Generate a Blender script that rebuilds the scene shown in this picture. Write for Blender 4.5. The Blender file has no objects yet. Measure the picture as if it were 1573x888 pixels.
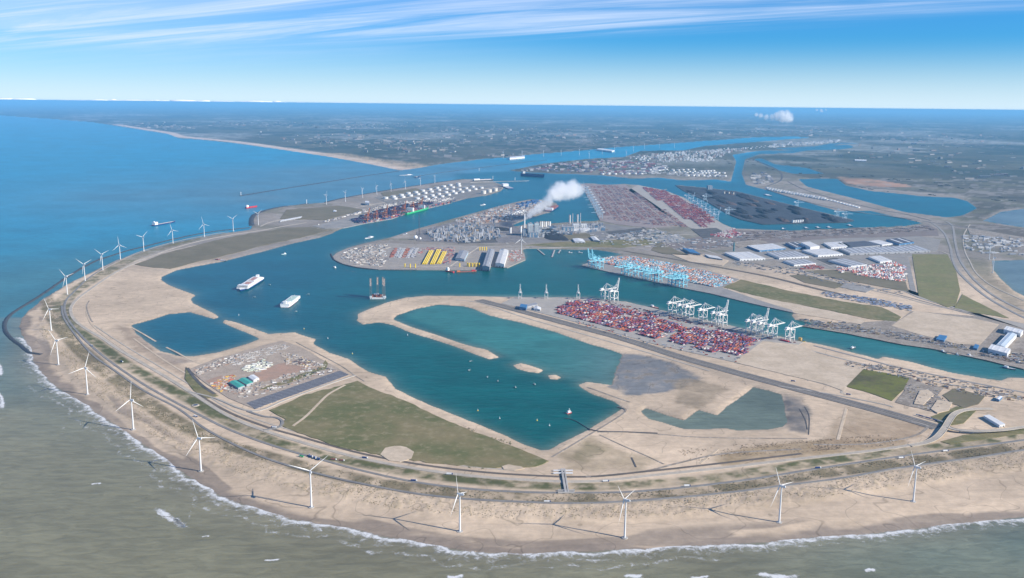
import bpy, math, random
import numpy as np
random.seed(7); RNG = np.random.default_rng(7)
S = bpy.context.scene
COL = S.collection
R = math.radians

# ------------------------------------------------------------------ camera
H = 1000.0; F = 1413.0; PITCH = math.atan(283 / F); ROLL = math.atan(16 / 1573)
cam_d = bpy.data.cameras.new('camera'); cam = bpy.data.objects.new('camera', cam_d); COL.objects.link(cam)
cam_d.sensor_width = 36; cam_d.lens = 36 * F / 1573
cam_d.clip_start = 1; cam_d.clip_end = 2e6
from mathutils import Matrix, Vector
cam.matrix_world = (Matrix.Translation((0, 0, H)) @ Matrix.Rotation(math.pi / 2 - PITCH, 4, 'X') @ Matrix.Rotation(ROLL, 4, 'Z'))
S.camera = cam

# ------------------------------------------------------------------ light
SUN_AZ = R(-21); SUN_EL = R(28.5)           # azimuth counted from +X towards +Y
sun_d = bpy.data.lights.new('sun', 'SUN'); sun = bpy.data.objects.new('sun', sun_d); COL.objects.link(sun)
sun_d.energy = 5.0; sun_d.angle = R(0.5); sun_d.color = (1, 0.915, 0.79)
sv = Vector((math.cos(SUN_EL) * math.cos(SUN_AZ), math.cos(SUN_EL) * math.sin(SUN_AZ), math.sin(SUN_EL)))
sun.rotation_euler = sv.to_track_quat('Z', 'Y').to_euler()
W = bpy.data.worlds.new('World'); S.world = W; W.use_nodes = True
wn = W.node_tree.nodes; wl = W.node_tree.links; wn.clear()


def N(nt, typ, **kw):
    n = nt.nodes.new(typ)
    for k, v in kw.items():
        if k[0] == '_':
            n.inputs[k[1:].replace('_', ' ')].default_value = v
        else:
            setattr(n, k, v)
    return n


def MATH(nt, op, a, b=None, c=None, clamp=False):
    n = nt.nodes.new('ShaderNodeMath'); n.operation = op; n.use_clamp = clamp
    for i, v in enumerate((a, b, c)):
        if v is None: continue
        if isinstance(v, (int, float)): n.inputs[i].default_value = v
        else: nt.links.new(v, n.inputs[i])
    return n.outputs[0]


def MIX(nt, fac, a, b, mode='MIX'):
    n = nt.nodes.new('ShaderNodeMix'); n.data_type = 'RGBA'; n.blend_type = mode
    for i, v in ((0, fac), (6, a), (7, b)):
        if isinstance(v, (int, float)): n.inputs[i].default_value = v
        elif isinstance(v, tuple): n.inputs[i].default_value = (*v, 1)[:4]
        else: nt.links.new(v, n.inputs[i])
    return n.outputs[2]


def SSTEP(nt, v, lo, hi, a=0.0, b=1.0):
    n = nt.nodes.new('ShaderNodeMapRange'); n.interpolation_type = 'SMOOTHSTEP'
    nt.links.new(v, n.inputs[0])
    for i, x in enumerate((lo, hi, a, b)): n.inputs[i + 1].default_value = x
    return n.outputs[0]


nt = W.node_tree
sky = N(nt, 'ShaderNodeTexSky', sky_type='NISHITA', sun_disc=False, sun_elevation=SUN_EL,
        sun_rotation=R(90) - SUN_AZ, altitude=1000, air_density=1.0, dust_density=0.6, ozone_density=2.5)
tc = N(nt, 'ShaderNodeTexCoord'); sp = N(nt, 'ShaderNodeSeparateXYZ'); nt.links.new(tc.outputs['Generated'], sp.inputs[0])
zz = MATH(nt, 'MAXIMUM', sp.outputs[2], 0.0)
# high thin cloud: streaks on a plane far above, seen as bands drawn out by perspective
zd = MATH(nt, 'ADD', zz, 0.045)
px_ = MATH(nt, 'DIVIDE', sp.outputs[0], zd); py_ = MATH(nt, 'DIVIDE', sp.outputs[1], zd)
cb = N(nt, 'ShaderNodeCombineXYZ'); nt.links.new(px_, cb.inputs[0]); nt.links.new(py_, cb.inputs[1])
mr_ = N(nt, 'ShaderNodeMapping'); nt.links.new(cb.outputs[0], mr_.inputs[0]); mr_.inputs['Rotation'].default_value = (0, 0, R(30))
mp = N(nt, 'ShaderNodeMapping'); nt.links.new(mr_.outputs[0], mp.inputs[0])
mp.inputs['Scale'].default_value = (0.22, 1.5, 1)
mp.inputs['Location'].default_value = (1.7, 0.9, 0)
n1 = N(nt, 'ShaderNodeTexNoise', _Scale=1.0, _Detail=10.0, _Roughness=0.66, _Distortion=0.9); nt.links.new(mp.outputs[0], n1.inputs[0])
n2 = N(nt, 'ShaderNodeTexNoise', _Scale=0.30, _Detail=4.0, _Roughness=0.55, _Distortion=0.5); nt.links.new(mp.outputs[0], n2.inputs[0])
# the sheet of cloud lies on the far left and overhead and ends along a slanting edge
zl = MATH(nt, 'ADD', zz, MATH(nt, 'MULTIPLY', sp.outputs[0], -0.050))
edge = SSTEP(nt, MATH(nt, 'ADD', zl, MATH(nt, 'MULTIPLY', MATH(nt, 'SUBTRACT', n2.outputs[0], 0.5), 0.02)), 0.060, 0.082)
den = SSTEP(nt, MATH(nt, 'ADD', MATH(nt, 'MULTIPLY', n1.outputs[0], 0.7), MATH(nt, 'MULTIPLY', n2.outputs[0], 0.5)), 0.47, 0.80, 0.06, 0.90)
cl = MATH(nt, 'MULTIPLY', edge, den)
left = SSTEP(nt, MATH(nt, 'MULTIPLY', sp.outputs[0], -1.0), -0.15, 0.5, 0.0, 0.6)
leftc = MATH(nt, 'MULTIPLY', left, SSTEP(nt, zz, 0.02, 0.07))
cl = MATH(nt, 'MAXIMUM', cl, MATH(nt, 'MULTIPLY', leftc, SSTEP(nt, n1.outputs[0], 0.3, 0.75, 0.45, 1.0)))
skc = sky.outputs[0]
hz = SSTEP(nt, zz, -0.012, 0.072, 0.90, 0.0)
over = SSTEP(nt, zz, 0.14, 0.45, 1.0, 0.12)
skt = MIX(nt, 1.0, skc, (0.20, 0.74, 1.34), 'MULTIPLY')
skh = MIX(nt, hz, skt, (7.4, 8.9, 9.9))
skf = MIX(nt, MATH(nt, 'MULTIPLY', cl, over), skh, (7.2, 8.3, 10.4))
bg = N(nt, 'ShaderNodeBackground', _Strength=0.075); nt.links.new(skf, bg.inputs[0])
wo = N(nt, 'ShaderNodeOutputWorld'); nt.links.new(bg.outputs[0], wo.inputs[0])
S.view_settings.view_transform = 'Standard'; S.view_settings.look = 'None'
S.view_settings.exposure = 0.54; S.view_settings.gamma = 1
S.render.engine = 'CYCLES'
S.cycles.use_denoising = True
S.cycles.volume_bounces = 8
S.cycles.max_bounces = 10; S.cycles.diffuse_bounces = 2; S.cycles.glossy_bounces = 2; S.cycles.transparent_max_bounces = 12
S.cycles.volume_step_rate = 1.0; S.cycles.volume_max_steps = 256

# ------------------------------------------------------------------ photo point -> place on the ground
_c, _s = math.cos(ROLL), math.sin(ROLL); _cp, _sp = math.cos(PITCH), math.sin(PITCH)


def ray(px, py):
    dx = (px - 786.5) / F; dy = -(py - 444) / F
    x = dx * _c - dy * _s; y = dx * _s + dy * _c
    return x, _cp + _sp * y, -_sp + _cp * y


def G(px, py, z=3.0):
    x, y, d = ray(px, py)
    t = (H - z) / max(-d, 1.7e-3)
    return Vector((x * t, y * t, z))


def GY(px, py, Y):
    x, y, d = ray(px, py); t = Y / y
    return Vector((x * t, Y, H + d * t))


def GP(pts, z=3.0): return [G(p[0], p[1], z) for p in pts]


def smooth(pts, n=4, closed=False):
    """Catmull-Rom through the points (any dimension)."""
    P = [np.array(p, float) for p in pts]; out = []
    m = len(P); rng = range(m if closed else m - 1)
    for i in rng:
        if closed: a, b, c, d = P[(i - 1) % m], P[i], P[(i + 1) % m], P[(i + 2) % m]
        else: a, b, c, d = P[max(i - 1, 0)], P[i], P[i + 1], P[min(i + 2, m - 1)]
        for k in range(n):
            t = k / n
            out.append(0.5 * ((2 * b) + (c - a) * t + (2 * a - 5 * b + 4 * c - d) * t * t + (3 * b - a - 3 * c + d) * t ** 3))
    if not closed: out.append(P[-1])
    return out


# ------------------------------------------------------------------ traced outlines (photo pixels)
COAST = [(2300, 700), (1900, 752), (1700, 781), (1573, 795), (1500, 803), (1400, 814), (1300, 823), (1200, 832), (1100, 838), (1000, 844), (900, 848), (800, 852), (720, 847), (660, 838), (600, 827), (540, 814), (480, 805), (430, 792), (380, 779), (340, 763), (310, 747), (285, 731), (262, 713), (235, 692), (205, 674), (170, 650), (140, 628), (110, 610), (82, 592), (62, 574), (52, 556), (47, 541), (40, 526), (32, 514), (30, 503), (33, 490), (43, 478), (67, 460), (90, 445), (112, 432), (135, 421), (157, 410), (182, 399), (210, 390), (240, 380), (272, 372), (300, 366), (340, 359), (385, 353), (389, 345), (386, 338), (392, 330), (410, 323), (440, 316), (475, 313), (500, 311), (530, 304), (560, 298), (600, 291), (640, 285), (680, 279), (710, 275)]
TANKTIP = [(735, 275), (760, 280), (776, 286), (769, 294), (750, 300), (725, 303.4), (694, 311), (657.7, 319.5), (621, 329), (602.7, 335.5), (560, 343), (528.6, 350), (514, 356)]
INNER1 = [(512, 358), (490, 365.5), (453.6, 373), (401.8, 387), (362.7, 396.6), (336.8, 403), (305.7, 408.3), (272, 414.8), (248.7, 425), (247.4, 430.3), (259, 438), (279.8, 446), (300.5, 453.6), (292.7, 460), (296, 466), (308, 471.8), (324, 479.5), (336.8, 487.3), (329, 489.9), (311, 484.7), (292.7, 479.5), (259, 482.5), (220, 495), (202, 499.5), (207.3, 510.6), (222.8, 523.6), (246, 539), (272, 546.5), (298, 547.5), (336.8, 541), (375.6, 529.8), (399, 521), (381, 512), (357.8, 502.8), (342, 496), (345, 491.5), (357, 494), (376, 500), (412, 513), (434, 512), (453.6, 510.6), (463, 515), (484.7, 521), (482, 528.8), (505, 541.7), (536.5, 552), (552, 563), (566, 571), (592, 579), (607.7, 598), (650.8, 618.4), (713.5, 643.8), (772, 667.3), (807, 684), (831.8, 691.8), (843, 690.6), (901.6, 661.4), (958, 626.4), (942, 616), (915, 607), (897, 598), (888, 591.5), (901.6, 587), (919.6, 589.3), (940, 592), (948.7, 570), (959, 551), (955, 543.5), (940, 538), (907, 528.8), (855, 510.6), (803.6, 496.4), (751.8, 484.7), (726, 474), (712.7, 470.5), (673.8, 467.9), (640, 474.4), (609, 484.7), (603.9, 491.2), (629.8, 501.6), (673.8, 515.8), (712.7, 528.8), (749, 538), (767.9, 549), (751.8, 551.6), (735, 546), (700, 532.6), (686.8, 528), (635, 512), (603.9, 499.5), (583, 495), (557, 498.5), (549, 492.5), (550.8, 482), (565, 475.6), (596, 464), (622, 457.5), (655.7, 454.5), (712.7, 455), (751.8, 456), (830, 456.8), (907, 457.5), (933, 460), (960, 463.6), (992, 470.5), (1026, 479), (1120, 499.5), (1182.5, 514.3), (1235.7, 524.6), (1268, 531), (1306, 540.8), (1349, 551.6), (1356, 548), (1403, 557), (1457, 572), (1511, 581.4), (1538, 585.4), (1549, 580), (1573, 581), (1640, 588), (1690, 575)]
LAND_A = COAST + TANKTIP + INNER1 + [(2300, 600)]
LAND_B = [(2300, 610), (1660, 590), (1640, 574), (1573, 567), (1538, 558), (1492, 549), (1457, 543.5), (1430, 534), (1376, 524.6), (1322, 509.7), (1268, 499), (1222, 491), (1216.8, 485.4), (1219, 480), (1160, 467), (1090, 450), (1045.5, 441.5), (951, 421), (893, 407.6), (903, 404), (921, 398.7), (956.5, 390.7), (938.7, 387.2), (915.6, 383.6), (888.8, 384), (865.6, 383), (829, 382.4), (814, 380), (802.8, 384), (806, 391), (807, 399), (793, 405), (778.7, 411.2), (754, 409), (742, 414.5), (660, 414), (581.4, 413.6), (546.8, 410), (526.4, 405), (514.2, 399), (511, 394), (516.3, 388.8), (534.6, 380.7), (561, 373.6), (597.6, 365.4), (642.4, 351), (682, 340), (720, 329.4), (758.5, 318.7), (795.9, 309.7), (816.6, 305.8), (832, 307), (855, 312), (856.7, 319), (846, 326), (834, 329), (812, 336), (787, 346), (788, 349), (806, 345), (845, 343.4), (881, 340.8), (921.5, 339), (912.4, 318.8), (896.9, 292.8), (891.7, 282.5), (902, 281.2), (933, 283.8), (959, 282.5), (979.8, 283.8), (1050, 303), (1084, 327), (1110, 344), (1127.7, 351), (1212, 354.5), (1300, 351), (1388, 347.8), (1418, 342.7), (1374, 332.6), (1337, 324), (1286.5, 324), (1232.4, 309), (1178, 292), (1146, 284), (1139.5, 266.7), (1144.6, 244.7), (1168, 236.5), (1219, 235), (1269.6, 225.5), (1293, 220.5), (1600, 219), (2600, 230)]
LAND_C = [(1036, 284), (1060, 286), (1131, 293.7), (1219, 315.7), (1313.5, 338.5), (1300, 342), (1252.7, 342.7), (1171.6, 345), (1137.8, 337.6), (1117.6, 329), (1083.8, 309), (1050, 293.7)]
LAND_E = [(780, 262), (798, 259), (834.7, 251.4), (907, 243.6), (959, 241), (985, 231.5), (1050, 231), (1083.8, 224), (1134, 220), (1180, 216.5), (1215, 213.5), (1238, 212), (1300, 208), (2600, 215), (2600, 235), (1600, 224), (1294, 219.5), (1273, 220.8), (1219, 231), (1164.9, 232), (1125, 238), (1131, 248), (1122.6, 279.2), (1100, 276), (1050, 277.5), (1010.9, 273), (974.6, 274.7), (959, 273.4), (922.8, 269.5), (855, 267), (803.6, 264.4)]
NCOAST = [(-900, 181), (-300, 178), (0, 177.6), (77.7, 182.7), (142.5, 188), (181.3, 194), (233, 202), (259, 206), (274.6, 212.5), (311, 215), (362.7, 220.3), (427.7, 229.4), (505.4, 241), (570, 252.7), (614, 261.8), (637.6, 259), (673.8, 252.7), (749, 243.6), (780.3, 242.3), (806, 238.4), (855, 234.6), (959, 225.5), (1036.8, 220), (1100, 215.5), (1161.5, 211), (1215, 209.8), (1240, 211)]
LAND_N = NCOAST + [(1300, 212), (2600, 222), (2600, 172.5), (1573, 172.5), (786, 164), (0, 156), (-900, 147)]
ISLES = [[(788, 561), (800, 558), (815, 562), (835, 569), (828, 573.5), (810, 571), (795, 566.5)], [(842, 577), (852, 576), (861, 580), (855, 583.5), (845, 582)]]
POND = [(984, 632), (992, 627), (1019.4, 636), (1050.8, 645.8), (1074, 630), (1101.7, 638), (1117.4, 624), (1137, 610.5), (1156.6, 594.9), (1180, 600), (1200, 606), (1205, 618), (1207, 634), (1211, 649), (1203, 656), (1180, 660), (1133, 662), (1113.5, 657.6), (1082, 660), (1050.8, 659), (1019.4, 649.7), (996, 643.8)]
LAKE1 = [(1225.7, 275), (1286.5, 275), (1300, 285.3), (1337, 293.7), (1421.6, 302), (1465.5, 303.9), (1485.8, 309), (1501, 320), (1479, 331), (1455, 334), (1388, 325.5), (1320, 307), (1239, 286.6)]
LAKE2 = [(1154.7, 244.7), (1170, 243.5), (1192, 253), (1239, 258), (1266, 266.7), (1219, 266.7), (1202, 263.3), (1178, 254.9)]
LAKE3 = [(1509.5, 339.3), (1536.5, 325.8), (1573, 320.7), (1750, 320), (1750, 352), (1573, 349.5), (1530, 343)]
LAKE4 = [(1523, 400.7), (1573, 399), (1750, 396), (1750, 470), (1573, 454.7), (1556.8, 446.3), (1536.5, 427.7), (1527, 416)]
LAKE5 = [(1180, 228.5), (1300, 222.5), (1310, 224), (1310, 227), (1290, 229.5), (1240, 231)]


def wxy(pts, z=0.0): return np.array([[G(p[0], p[1], z).x, G(p[0], p[1], z).y] for p in pts])


def jitter(P, seed, amp=0.5):
    """break long straight shore runs into small irregular steps; amp in photo pixels"""
    r = random.Random(seed); out = []
    for i in range(len(P)):
        a, b = P[i], P[(i + 1) % len(P)]
        L = math.hypot(b[0] - a[0], b[1] - a[1]); n = max(1, min(12, int(L / 9)))
        for k in range(n):
            t = k / n
            j = amp * (r.random() - .5) * (1 if k else .3)
            out.append((a[0] + (b[0] - a[0]) * t, a[1] + (b[1] - a[1]) * t + j))
    return out


def seg_dist(X, Y, P, closed=True, width=None):
    """distance from points to a polyline, and the inside test for closed ones"""
    d2 = np.full(X.shape, 1e18); ins = np.zeros(X.shape, bool)
    m = len(P)
    for i in range(m if closed else m - 1):
        ax, ay = P[i]; bx, by = P[(i + 1) % m]
        ex, ey = bx - ax, by - ay; L = ex * ex + ey * ey + 1e-9
        if width is not None:
            pass
        t = np.clip(((X - ax) * ex + (Y - ay) * ey) / L, 0, 1)
        dx = X - ax - t * ex; dy = Y - ay - t * ey
        np.minimum(d2, dx * dx + dy * dy, out=d2)
        if closed and ay != by:
            c = (ay > Y) != (by > Y)
            ins ^= c & (X < (bx - ax) * (Y - ay) / (by - ay) + ax)
    return np.sqrt(d2), ins


def vnoise(X, Y, sc, seed=0, oct=4, rough=.5):
    """value noise in world metres"""
    tot = np.zeros(X.shape); amp = 1; s = 0
    for o in range(oct):
        u = X / sc; v = Y / sc; iu = np.floor(u).astype(np.int64); iv = np.floor(v).astype(np.int64)
        fu = u - iu; fv = v - iv; fu = fu * fu * (3 - 2 * fu); fv = fv * fv * (3 - 2 * fv)

        def h(a, b):
            q = (a * 374761393 + b * 668265263 + (seed + o) * 1442695041) & 0xFFFFFFFF
            q = ((q ^ (q >> 13)) * 1274126177) & 0xFFFFFFFF
            return ((q ^ (q >> 16)) & 0xFFFF) / 65535.0
        val = (h(iu, iv) * (1 - fu) + h(iu + 1, iv) * fu) * (1 - fv) + (h(iu, iv + 1) * (1 - fu) + h(iu + 1, iv + 1) * fu) * fv
        tot += val * amp; s += amp; amp *= rough; sc /= 2.03
    return tot / s


def sst(x, a, b):
    t = np.clip((x - a) / (b - a), 0, 1); return t * t * (3 - 2 * t)


# ------------------------------------------------------------------ materials
MATS = {}


def newmat(name):
    m = bpy.data.materials.new(name); m.use_nodes = True; m.node_tree.nodes.clear(); return m, m.node_tree


def mat(name, col, rough=.6, metal=0.0, var=.18, scale=.15, bump=0.0, emit=None):
    """painted / plain surface with uneven wear"""
    if name in MATS: return MATS[name]
    m, nt = newmat(name)
    g = N(nt, 'ShaderNodeNewGeometry')
    n = N(nt, 'ShaderNodeTexNoise', _Scale=scale, _Detail=5.0, _Roughness=.6); nt.links.new(g.outputs['Position'], n.inputs[0])
    f = SSTEP(nt, n.outputs[0], .3, .7, 1 - var, 1 + var * .6)
    c = MIX(nt, 1.0, col, (1, 1, 1), 'MULTIPLY')
    vm = N(nt, 'ShaderNodeVectorMath', operation='SCALE'); nt.links.new(c, vm.inputs[0]); nt.links.new(f, vm.inputs[3])
    b = N(nt, 'ShaderNodeBsdfPrincipled', _Roughness=rough, _Metallic=metal); nt.links.new(vm.outputs[0], b.inputs[0])
    if bump:
        bp = N(nt, 'ShaderNodeBump', _Strength=bump, _Distance=1.0); nt.links.new(n.outputs[0], bp.inputs['Height']); nt.links.new(bp.outputs[0], b.inputs['Normal'])
    o = N(nt, 'ShaderNodeOutputMaterial'); nt.links.new(b.outputs[0], o.inputs[0])
    MATS[name] = m; return m


def mat_attr(name, rough=.6, var=.2, scale=.2):
    if name in MATS: return MATS[name]
    m, nt = newmat(name)
    a = N(nt, 'ShaderNodeAttribute', attribute_name='Col')
    g = N(nt, 'ShaderNodeNewGeometry')
    n = N(nt, 'ShaderNodeTexNoise', _Scale=scale, _Detail=4.0); nt.links.new(g.outputs['Position'], n.inputs[0])
    f = SSTEP(nt, n.outputs[0], .3, .7, 1 - var, 1 + var * .5)
    vm = N(nt, 'ShaderNodeVectorMath', operation='SCALE'); nt.links.new(a.outputs[0], vm.inputs[0]); nt.links.new(f, vm.inputs[3])
    b = N(nt, 'ShaderNodeBsdfPrincipled', _Roughness=rough); nt.links.new(vm.outputs[0], b.inputs[0])
    o = N(nt, 'ShaderNodeOutputMaterial'); nt.links.new(b.outputs[0], o.inputs[0])
    MATS[name] = m; return m


WHITE = mat('white_paint', (.78, .78, .76), .35, var=.06)
TURB = mat('turbine_grey_white', (.66, .67, .67), .4, var=.05)
STEEL = mat('grey_steel', (.42, .43, .44), .5, var=.15)
DARK = mat('dark_steel', (.07, .075, .085), .55)
ROOFL = mat('pale_roof', (.58, .58, .57), .7, var=.12, scale=.03)
ROOFG = mat('grey_roof', (.30, .31, .33), .7, var=.15, scale=.03)
ROOFD = mat('dark_roof', (.085, .09, .11), .7, var=.2, scale=.03)
ROOFB = mat('blue_cladding', (.05, .17, .34), .5, var=.12, scale=.03)
WALLW = mat('white_cladding', (.66, .67, .67), .6, var=.08, scale=.05)
WALLG = mat('grey_cladding', (.33, .34, .36), .6, var=.1, scale=.05)
TEAL = mat('teal_cladding', (.06, .34, .27), .5, var=.12, scale=.05)
CONC = mat('concrete', (.40, .385, .36), .85, var=.15, scale=.03)
GLASS = mat('window_glass', (.03, .045, .06), .12, var=.1)
YEL = mat('yellow_paint', (.80, .58, .02), .4, var=.1)
RED = mat('red_paint', (.50, .03, .04), .45, var=.12)
ORANGE = mat('orange_paint', (.62, .19, .05), .5, var=.12)
CYANP = mat('pale_blue_paint', (.22, .56, .68), .45, var=.1)
NAVY = mat('navy_paint', (.012, .05, .18), .4, var=.1)
GREEN = mat('green_paint', (.04, .42, .16), .4, var=.1)
BRICKR = mat('red_oxide', (.30, .11, .08), .7, var=.15)
BOXES = mat_attr('mixed_paint', .55)
ROCK = mat('wet_dark_rock', (.055, .06, .068), .7, var=.5, scale=.6)
COAL = mat('coal', (.018, .02, .026), .85, var=.4, scale=.05)


def tag(o, label=None, cat=None, group=None, kind=None):
    for k, v in (('label', label), ('category', cat), ('group', group), ('kind', kind)):
        if v: o[k] = v
    return o


def empty(name, loc, rz=0.0, label=None, cat=None, group=None):
    e = bpy.data.objects.new(name, None); COL.objects.link(e); e.location = loc; e.rotation_euler = (0, 0, rz)
    e.empty_display_size = 5
    return tag(e, label, cat, group)


def children_of(o): return list(o.children)


def copy_tree(o, parent=None):
    c = o.copy(); COL.objects.link(c)
    if parent is not None: c.parent = parent
    for ch in children_of(o): copy_tree(ch, c)
    return c


class MB:
    """collects shapes into one mesh"""
    def __init__(s): s.v = []; s.f = []; s.c = []; s.sm = []

    def add(s, vs, fs, col=None, sm=False):
        k = len(s.v); s.v += [tuple(v) for v in vs]; s.f += [tuple(i + k for i in f) for f in fs]; s.c += [col] * len(fs); s.sm += [sm] * len(fs); return s

    def box(s, c, d, rz=0, col=None):
        """c = centre of the base"""
        x, y, z = d[0] / 2, d[1] / 2, d[2]; cr, sr = math.cos(rz), math.sin(rz); vs = []
        for zz_ in (0, z):
            for a, b in ((-x, -y), (x, -y), (x, y), (-x, y)): vs.append((c[0] + a * cr - b * sr, c[1] + a * sr + b * cr, c[2] + zz_))
        return s.add(vs, [(3, 2, 1, 0), (4, 5, 6, 7), (0, 1, 5, 4), (1, 2, 6, 5), (2, 3, 7, 6), (3, 0, 4, 7)], col)

    def cyl(s, a, b, r0, r1=None, n=12, col=None, cap=True):
        r1 = r0 if r1 is None else r1; a = Vector(a); b = Vector(b); d = (b - a).normalized()
        u = d.orthogonal().normalized(); w = d.cross(u); vs = []
        for p, r in ((a, r0), (b, r1)):
            for i in range(n):
                t = 2 * math.pi * i / n; vs.append(p + u * (r * math.cos(t)) + w * (r * math.sin(t)))
        s.add(vs, [(i, (i + 1) % n, n + (i + 1) % n, n + i) for i in range(n)], col, n > 6)
        if cap: s.add(vs[:n], [tuple(range(n - 1, -1, -1))], col); s.add(vs[n:], [tuple(range(n))], col)
        return s

    def bar(s, a, b, w, h=None, col=None):
        h = h or w; a = Vector(a); b = Vector(b); d = (b - a).normalized()
        u = d.cross(Vector((0, 0, 1)))
        if u.length < 1e-3: u = Vector((1, 0, 0))
        u.normalize(); v = u.cross(d).normalized(); vs = []
        for p in (a, b):
            for i, j in ((-1, -1), (1, -1), (1, 1), (-1, 1)): vs.append(p + u * (i * w / 2) + v * (j * h / 2))
        return s.add(vs, [(3, 2, 1, 0), (4, 5, 6, 7), (0, 1, 5, 4), (1, 2, 6, 5), (2, 3, 7, 6), (3, 0, 4, 7)], col)

    def prism(s, pts, z0, z1, col=None):
        n = len(pts); vs = [(p[0], p[1], z0) for p in pts] + [(p[0], p[1], z1) for p in pts]
        return s.add(vs, [tuple(range(n)), tuple(range(2 * n - 1, n - 1, -1))][::1] if False else [tuple(range(n - 1, -1, -1)), tuple(range(n, 2 * n))] + [(i, (i + 1) % n, n + (i + 1) % n, n + i) for i in range(n)], col)

    def loft(s, rings, col=None, cap=True, sm=True):
        n = len(rings[0]); vs = [p for r_ in rings for p in r_]; fs = []
        for k in range(len(rings) - 1):
            for i in range(n): fs.append((k * n + i, k * n + (i + 1) % n, (k + 1) * n + (i + 1) % n, (k + 1) * n + i))
        s.add(vs, fs, col, sm)
        if cap: s.add(rings[0], [tuple(range(n - 1, -1, -1))], col); s.add(rings[-1], [tuple(range(n))], col)
        return s

    def mesh(s, name, m):
        me = bpy.data.meshes.new(name); me.from_pydata(s.v, [], s.f)
        me.materials.append(m)
        me.polygons.foreach_set('use_smooth', s.sm)
        if any(c is not None for c in s.c):
            at = me.attributes.new('Col', 'FLOAT_COLOR', 'FACE')
            at.data.foreach_set('color', np.array([(*(c or (.5, .5, .5)), 1) for c in s.c], dtype=np.float32).ravel())
        me.update(); return me

    def build(s, name, m, parent=None):
        o = bpy.data.objects.new(name, s.mesh(name, m)); COL.objects.link(o)
        if parent is not None: o.parent = parent
        return o


def raw_mesh(name, V, Fq, m, cols=None, parent=None, smooth_=False):
    """fast mesh of quads from numpy arrays; cols per vertex (n,3) or per face"""
    me = bpy.data.meshes.new(name); nv, nf = len(V), len(Fq)
    me.vertices.add(nv); me.vertices.foreach_set('co', np.asarray(V, np.float32).ravel())
    me.loops.add(nf * 4); me.loops.foreach_set('vertex_index', np.asarray(Fq, np.int32).ravel())
    me.polygons.add(nf); me.polygons.foreach_set('loop_start', np.arange(0, nf * 4, 4, dtype=np.int32))
    me.polygons.foreach_set('use_smooth', np.full(nf, smooth_))
    for nm, dom, arr in (cols or []):
        at = me.attributes.new(nm, 'FLOAT_COLOR', dom)
        a4 = np.ones((len(arr), 4), np.float32); a4[:, :3] = arr; at.data.foreach_set('color', a4.ravel())
    me.materials.append(m); me.update(calc_edges=True)
    o = bpy.data.objects.new(name, me); COL.objects.link(o)
    if parent is not None: o.parent = parent
    return o


def box_cloud(name, C, D, A, cols, m=None, parent=None):
    """many boxes as one mesh: C base centres, D sizes, A angles"""
    C = np.asarray(C, float); D = np.asarray(D, float); A = np.asarray(A, float); n = len(C)
    sx = np.array([-1, 1, 1, -1, -1, 1, 1, -1]) / 2; sy = np.array([-1, -1, 1, 1, -1, -1, 1, 1]) / 2; sz = np.array([0, 0, 0, 0, 1, 1, 1, 1])
    x = D[:, 0:1] * sx; y = D[:, 1:2] * sy; z = D[:, 2:3] * sz; c, s_ = np.cos(A)[:, None], np.sin(A)[:, None]
    V = np.stack([C[:, 0:1] + x * c - y * s_, C[:, 1:2] + x * s_ + y * c, C[:, 2:3] + z], -1).reshape(-1, 3)
    q = np.array([(4, 5, 6, 7), (0, 1, 5, 4), (1, 2, 6, 5), (2, 3, 7, 6), (3, 0, 4, 7)])
    Fq = (q[None] + (np.arange(n) * 8)[:, None, None]).reshape(-1, 4)
    return raw_mesh(name, V, Fq, m or BOXES, [('Col', 'FACE', np.repeat(np.asarray(cols, float), 5, axis=0))], parent)


# ------------------------------------------------------------------ ground sheet
def near_far_y():
    ys = []; p = 980.0
    while p > 171:
        ys.append(p); p -= 1.5 if p > 230 else 1.0
    out = [G(786.5, q, 0).y for q in ys]
    y = out[-1]
    while y < 6e5: y *= 1.13; out.append(y)
    return np.array(out)


YR = near_far_y(); TX = np.arange(-.74, .741, 1.7 / F)
gx = YR[:, None] * TX[None, :]; gy = np.repeat(YR[:, None], len(TX), axis=1)
nr, nc = gx.shape
h = np.full(gx.shape, -7.0); LANDD = np.full(gx.shape, -1e4)


def paint_region(P, pad):
    x0, y0 = P.min(0) - pad; x1, y1 = P.max(0) + pad
    return np.where((gx > x0) & (gx < x1) & (gy > y0) & (gy < y1))


def add_land(pix, pad=250, seed=1, jit=.6):
    P = wxy(jitter(pix, seed, jit)); I = paint_region(P, pad); d, ins = seg_dist(gx[I], gy[I], P)
    d = np.where(ins, d, -d); LANDD[I] = np.maximum(LANDD[I], d)


add_land(LAND_A); add_land(LAND_B, seed=2, jit=.25); add_land(LAND_C, seed=3, jit=.2); add_land(LAND_E, seed=4, jit=.2); add_land(LAND_N, seed=5, jit=.3)
for k_, P_ in enumerate(ISLES): add_land(P_, 100, 6 + k_, 1.0)
for k_, P_ in enumerate((POND, LAKE1, LAKE2, LAKE3, LAKE4, LAKE5)):
    P = wxy(jitter(P_, 20 + k_, .5)); I = paint_region(P, 250); d, ins = seg_dist(gx[I], gy[I], P)
    LANDD[I] = np.minimum(LANDD[I], np.where(ins, -d, d))
CO = wxy(COAST); dc = np.full(gx.shape, 9e3); I = np.where((gy < 9000)); dc[I] = seg_dist(gx[I], gy[I], CO[:62], False)[0]
near = gy < 6500
wob = (vnoise(gx, gy, 60, 3, 4) - .5); n_s = vnoise(gx * .55, gy, 95, 91, 3, .5)
wd = np.where(near & (dc < 260) & (gy < 4500), 95, np.where(gy < 9000, 22, 40))
dd = LANDD + wob * np.where(near, np.where(dc < 260, 13, 9), 0)
h = np.where(dd > 0, 3.0 * np.clip(dd / wd, 0, 1) ** .75, np.maximum(dd / 12.0, -7))
land = LANDD > 0
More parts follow.
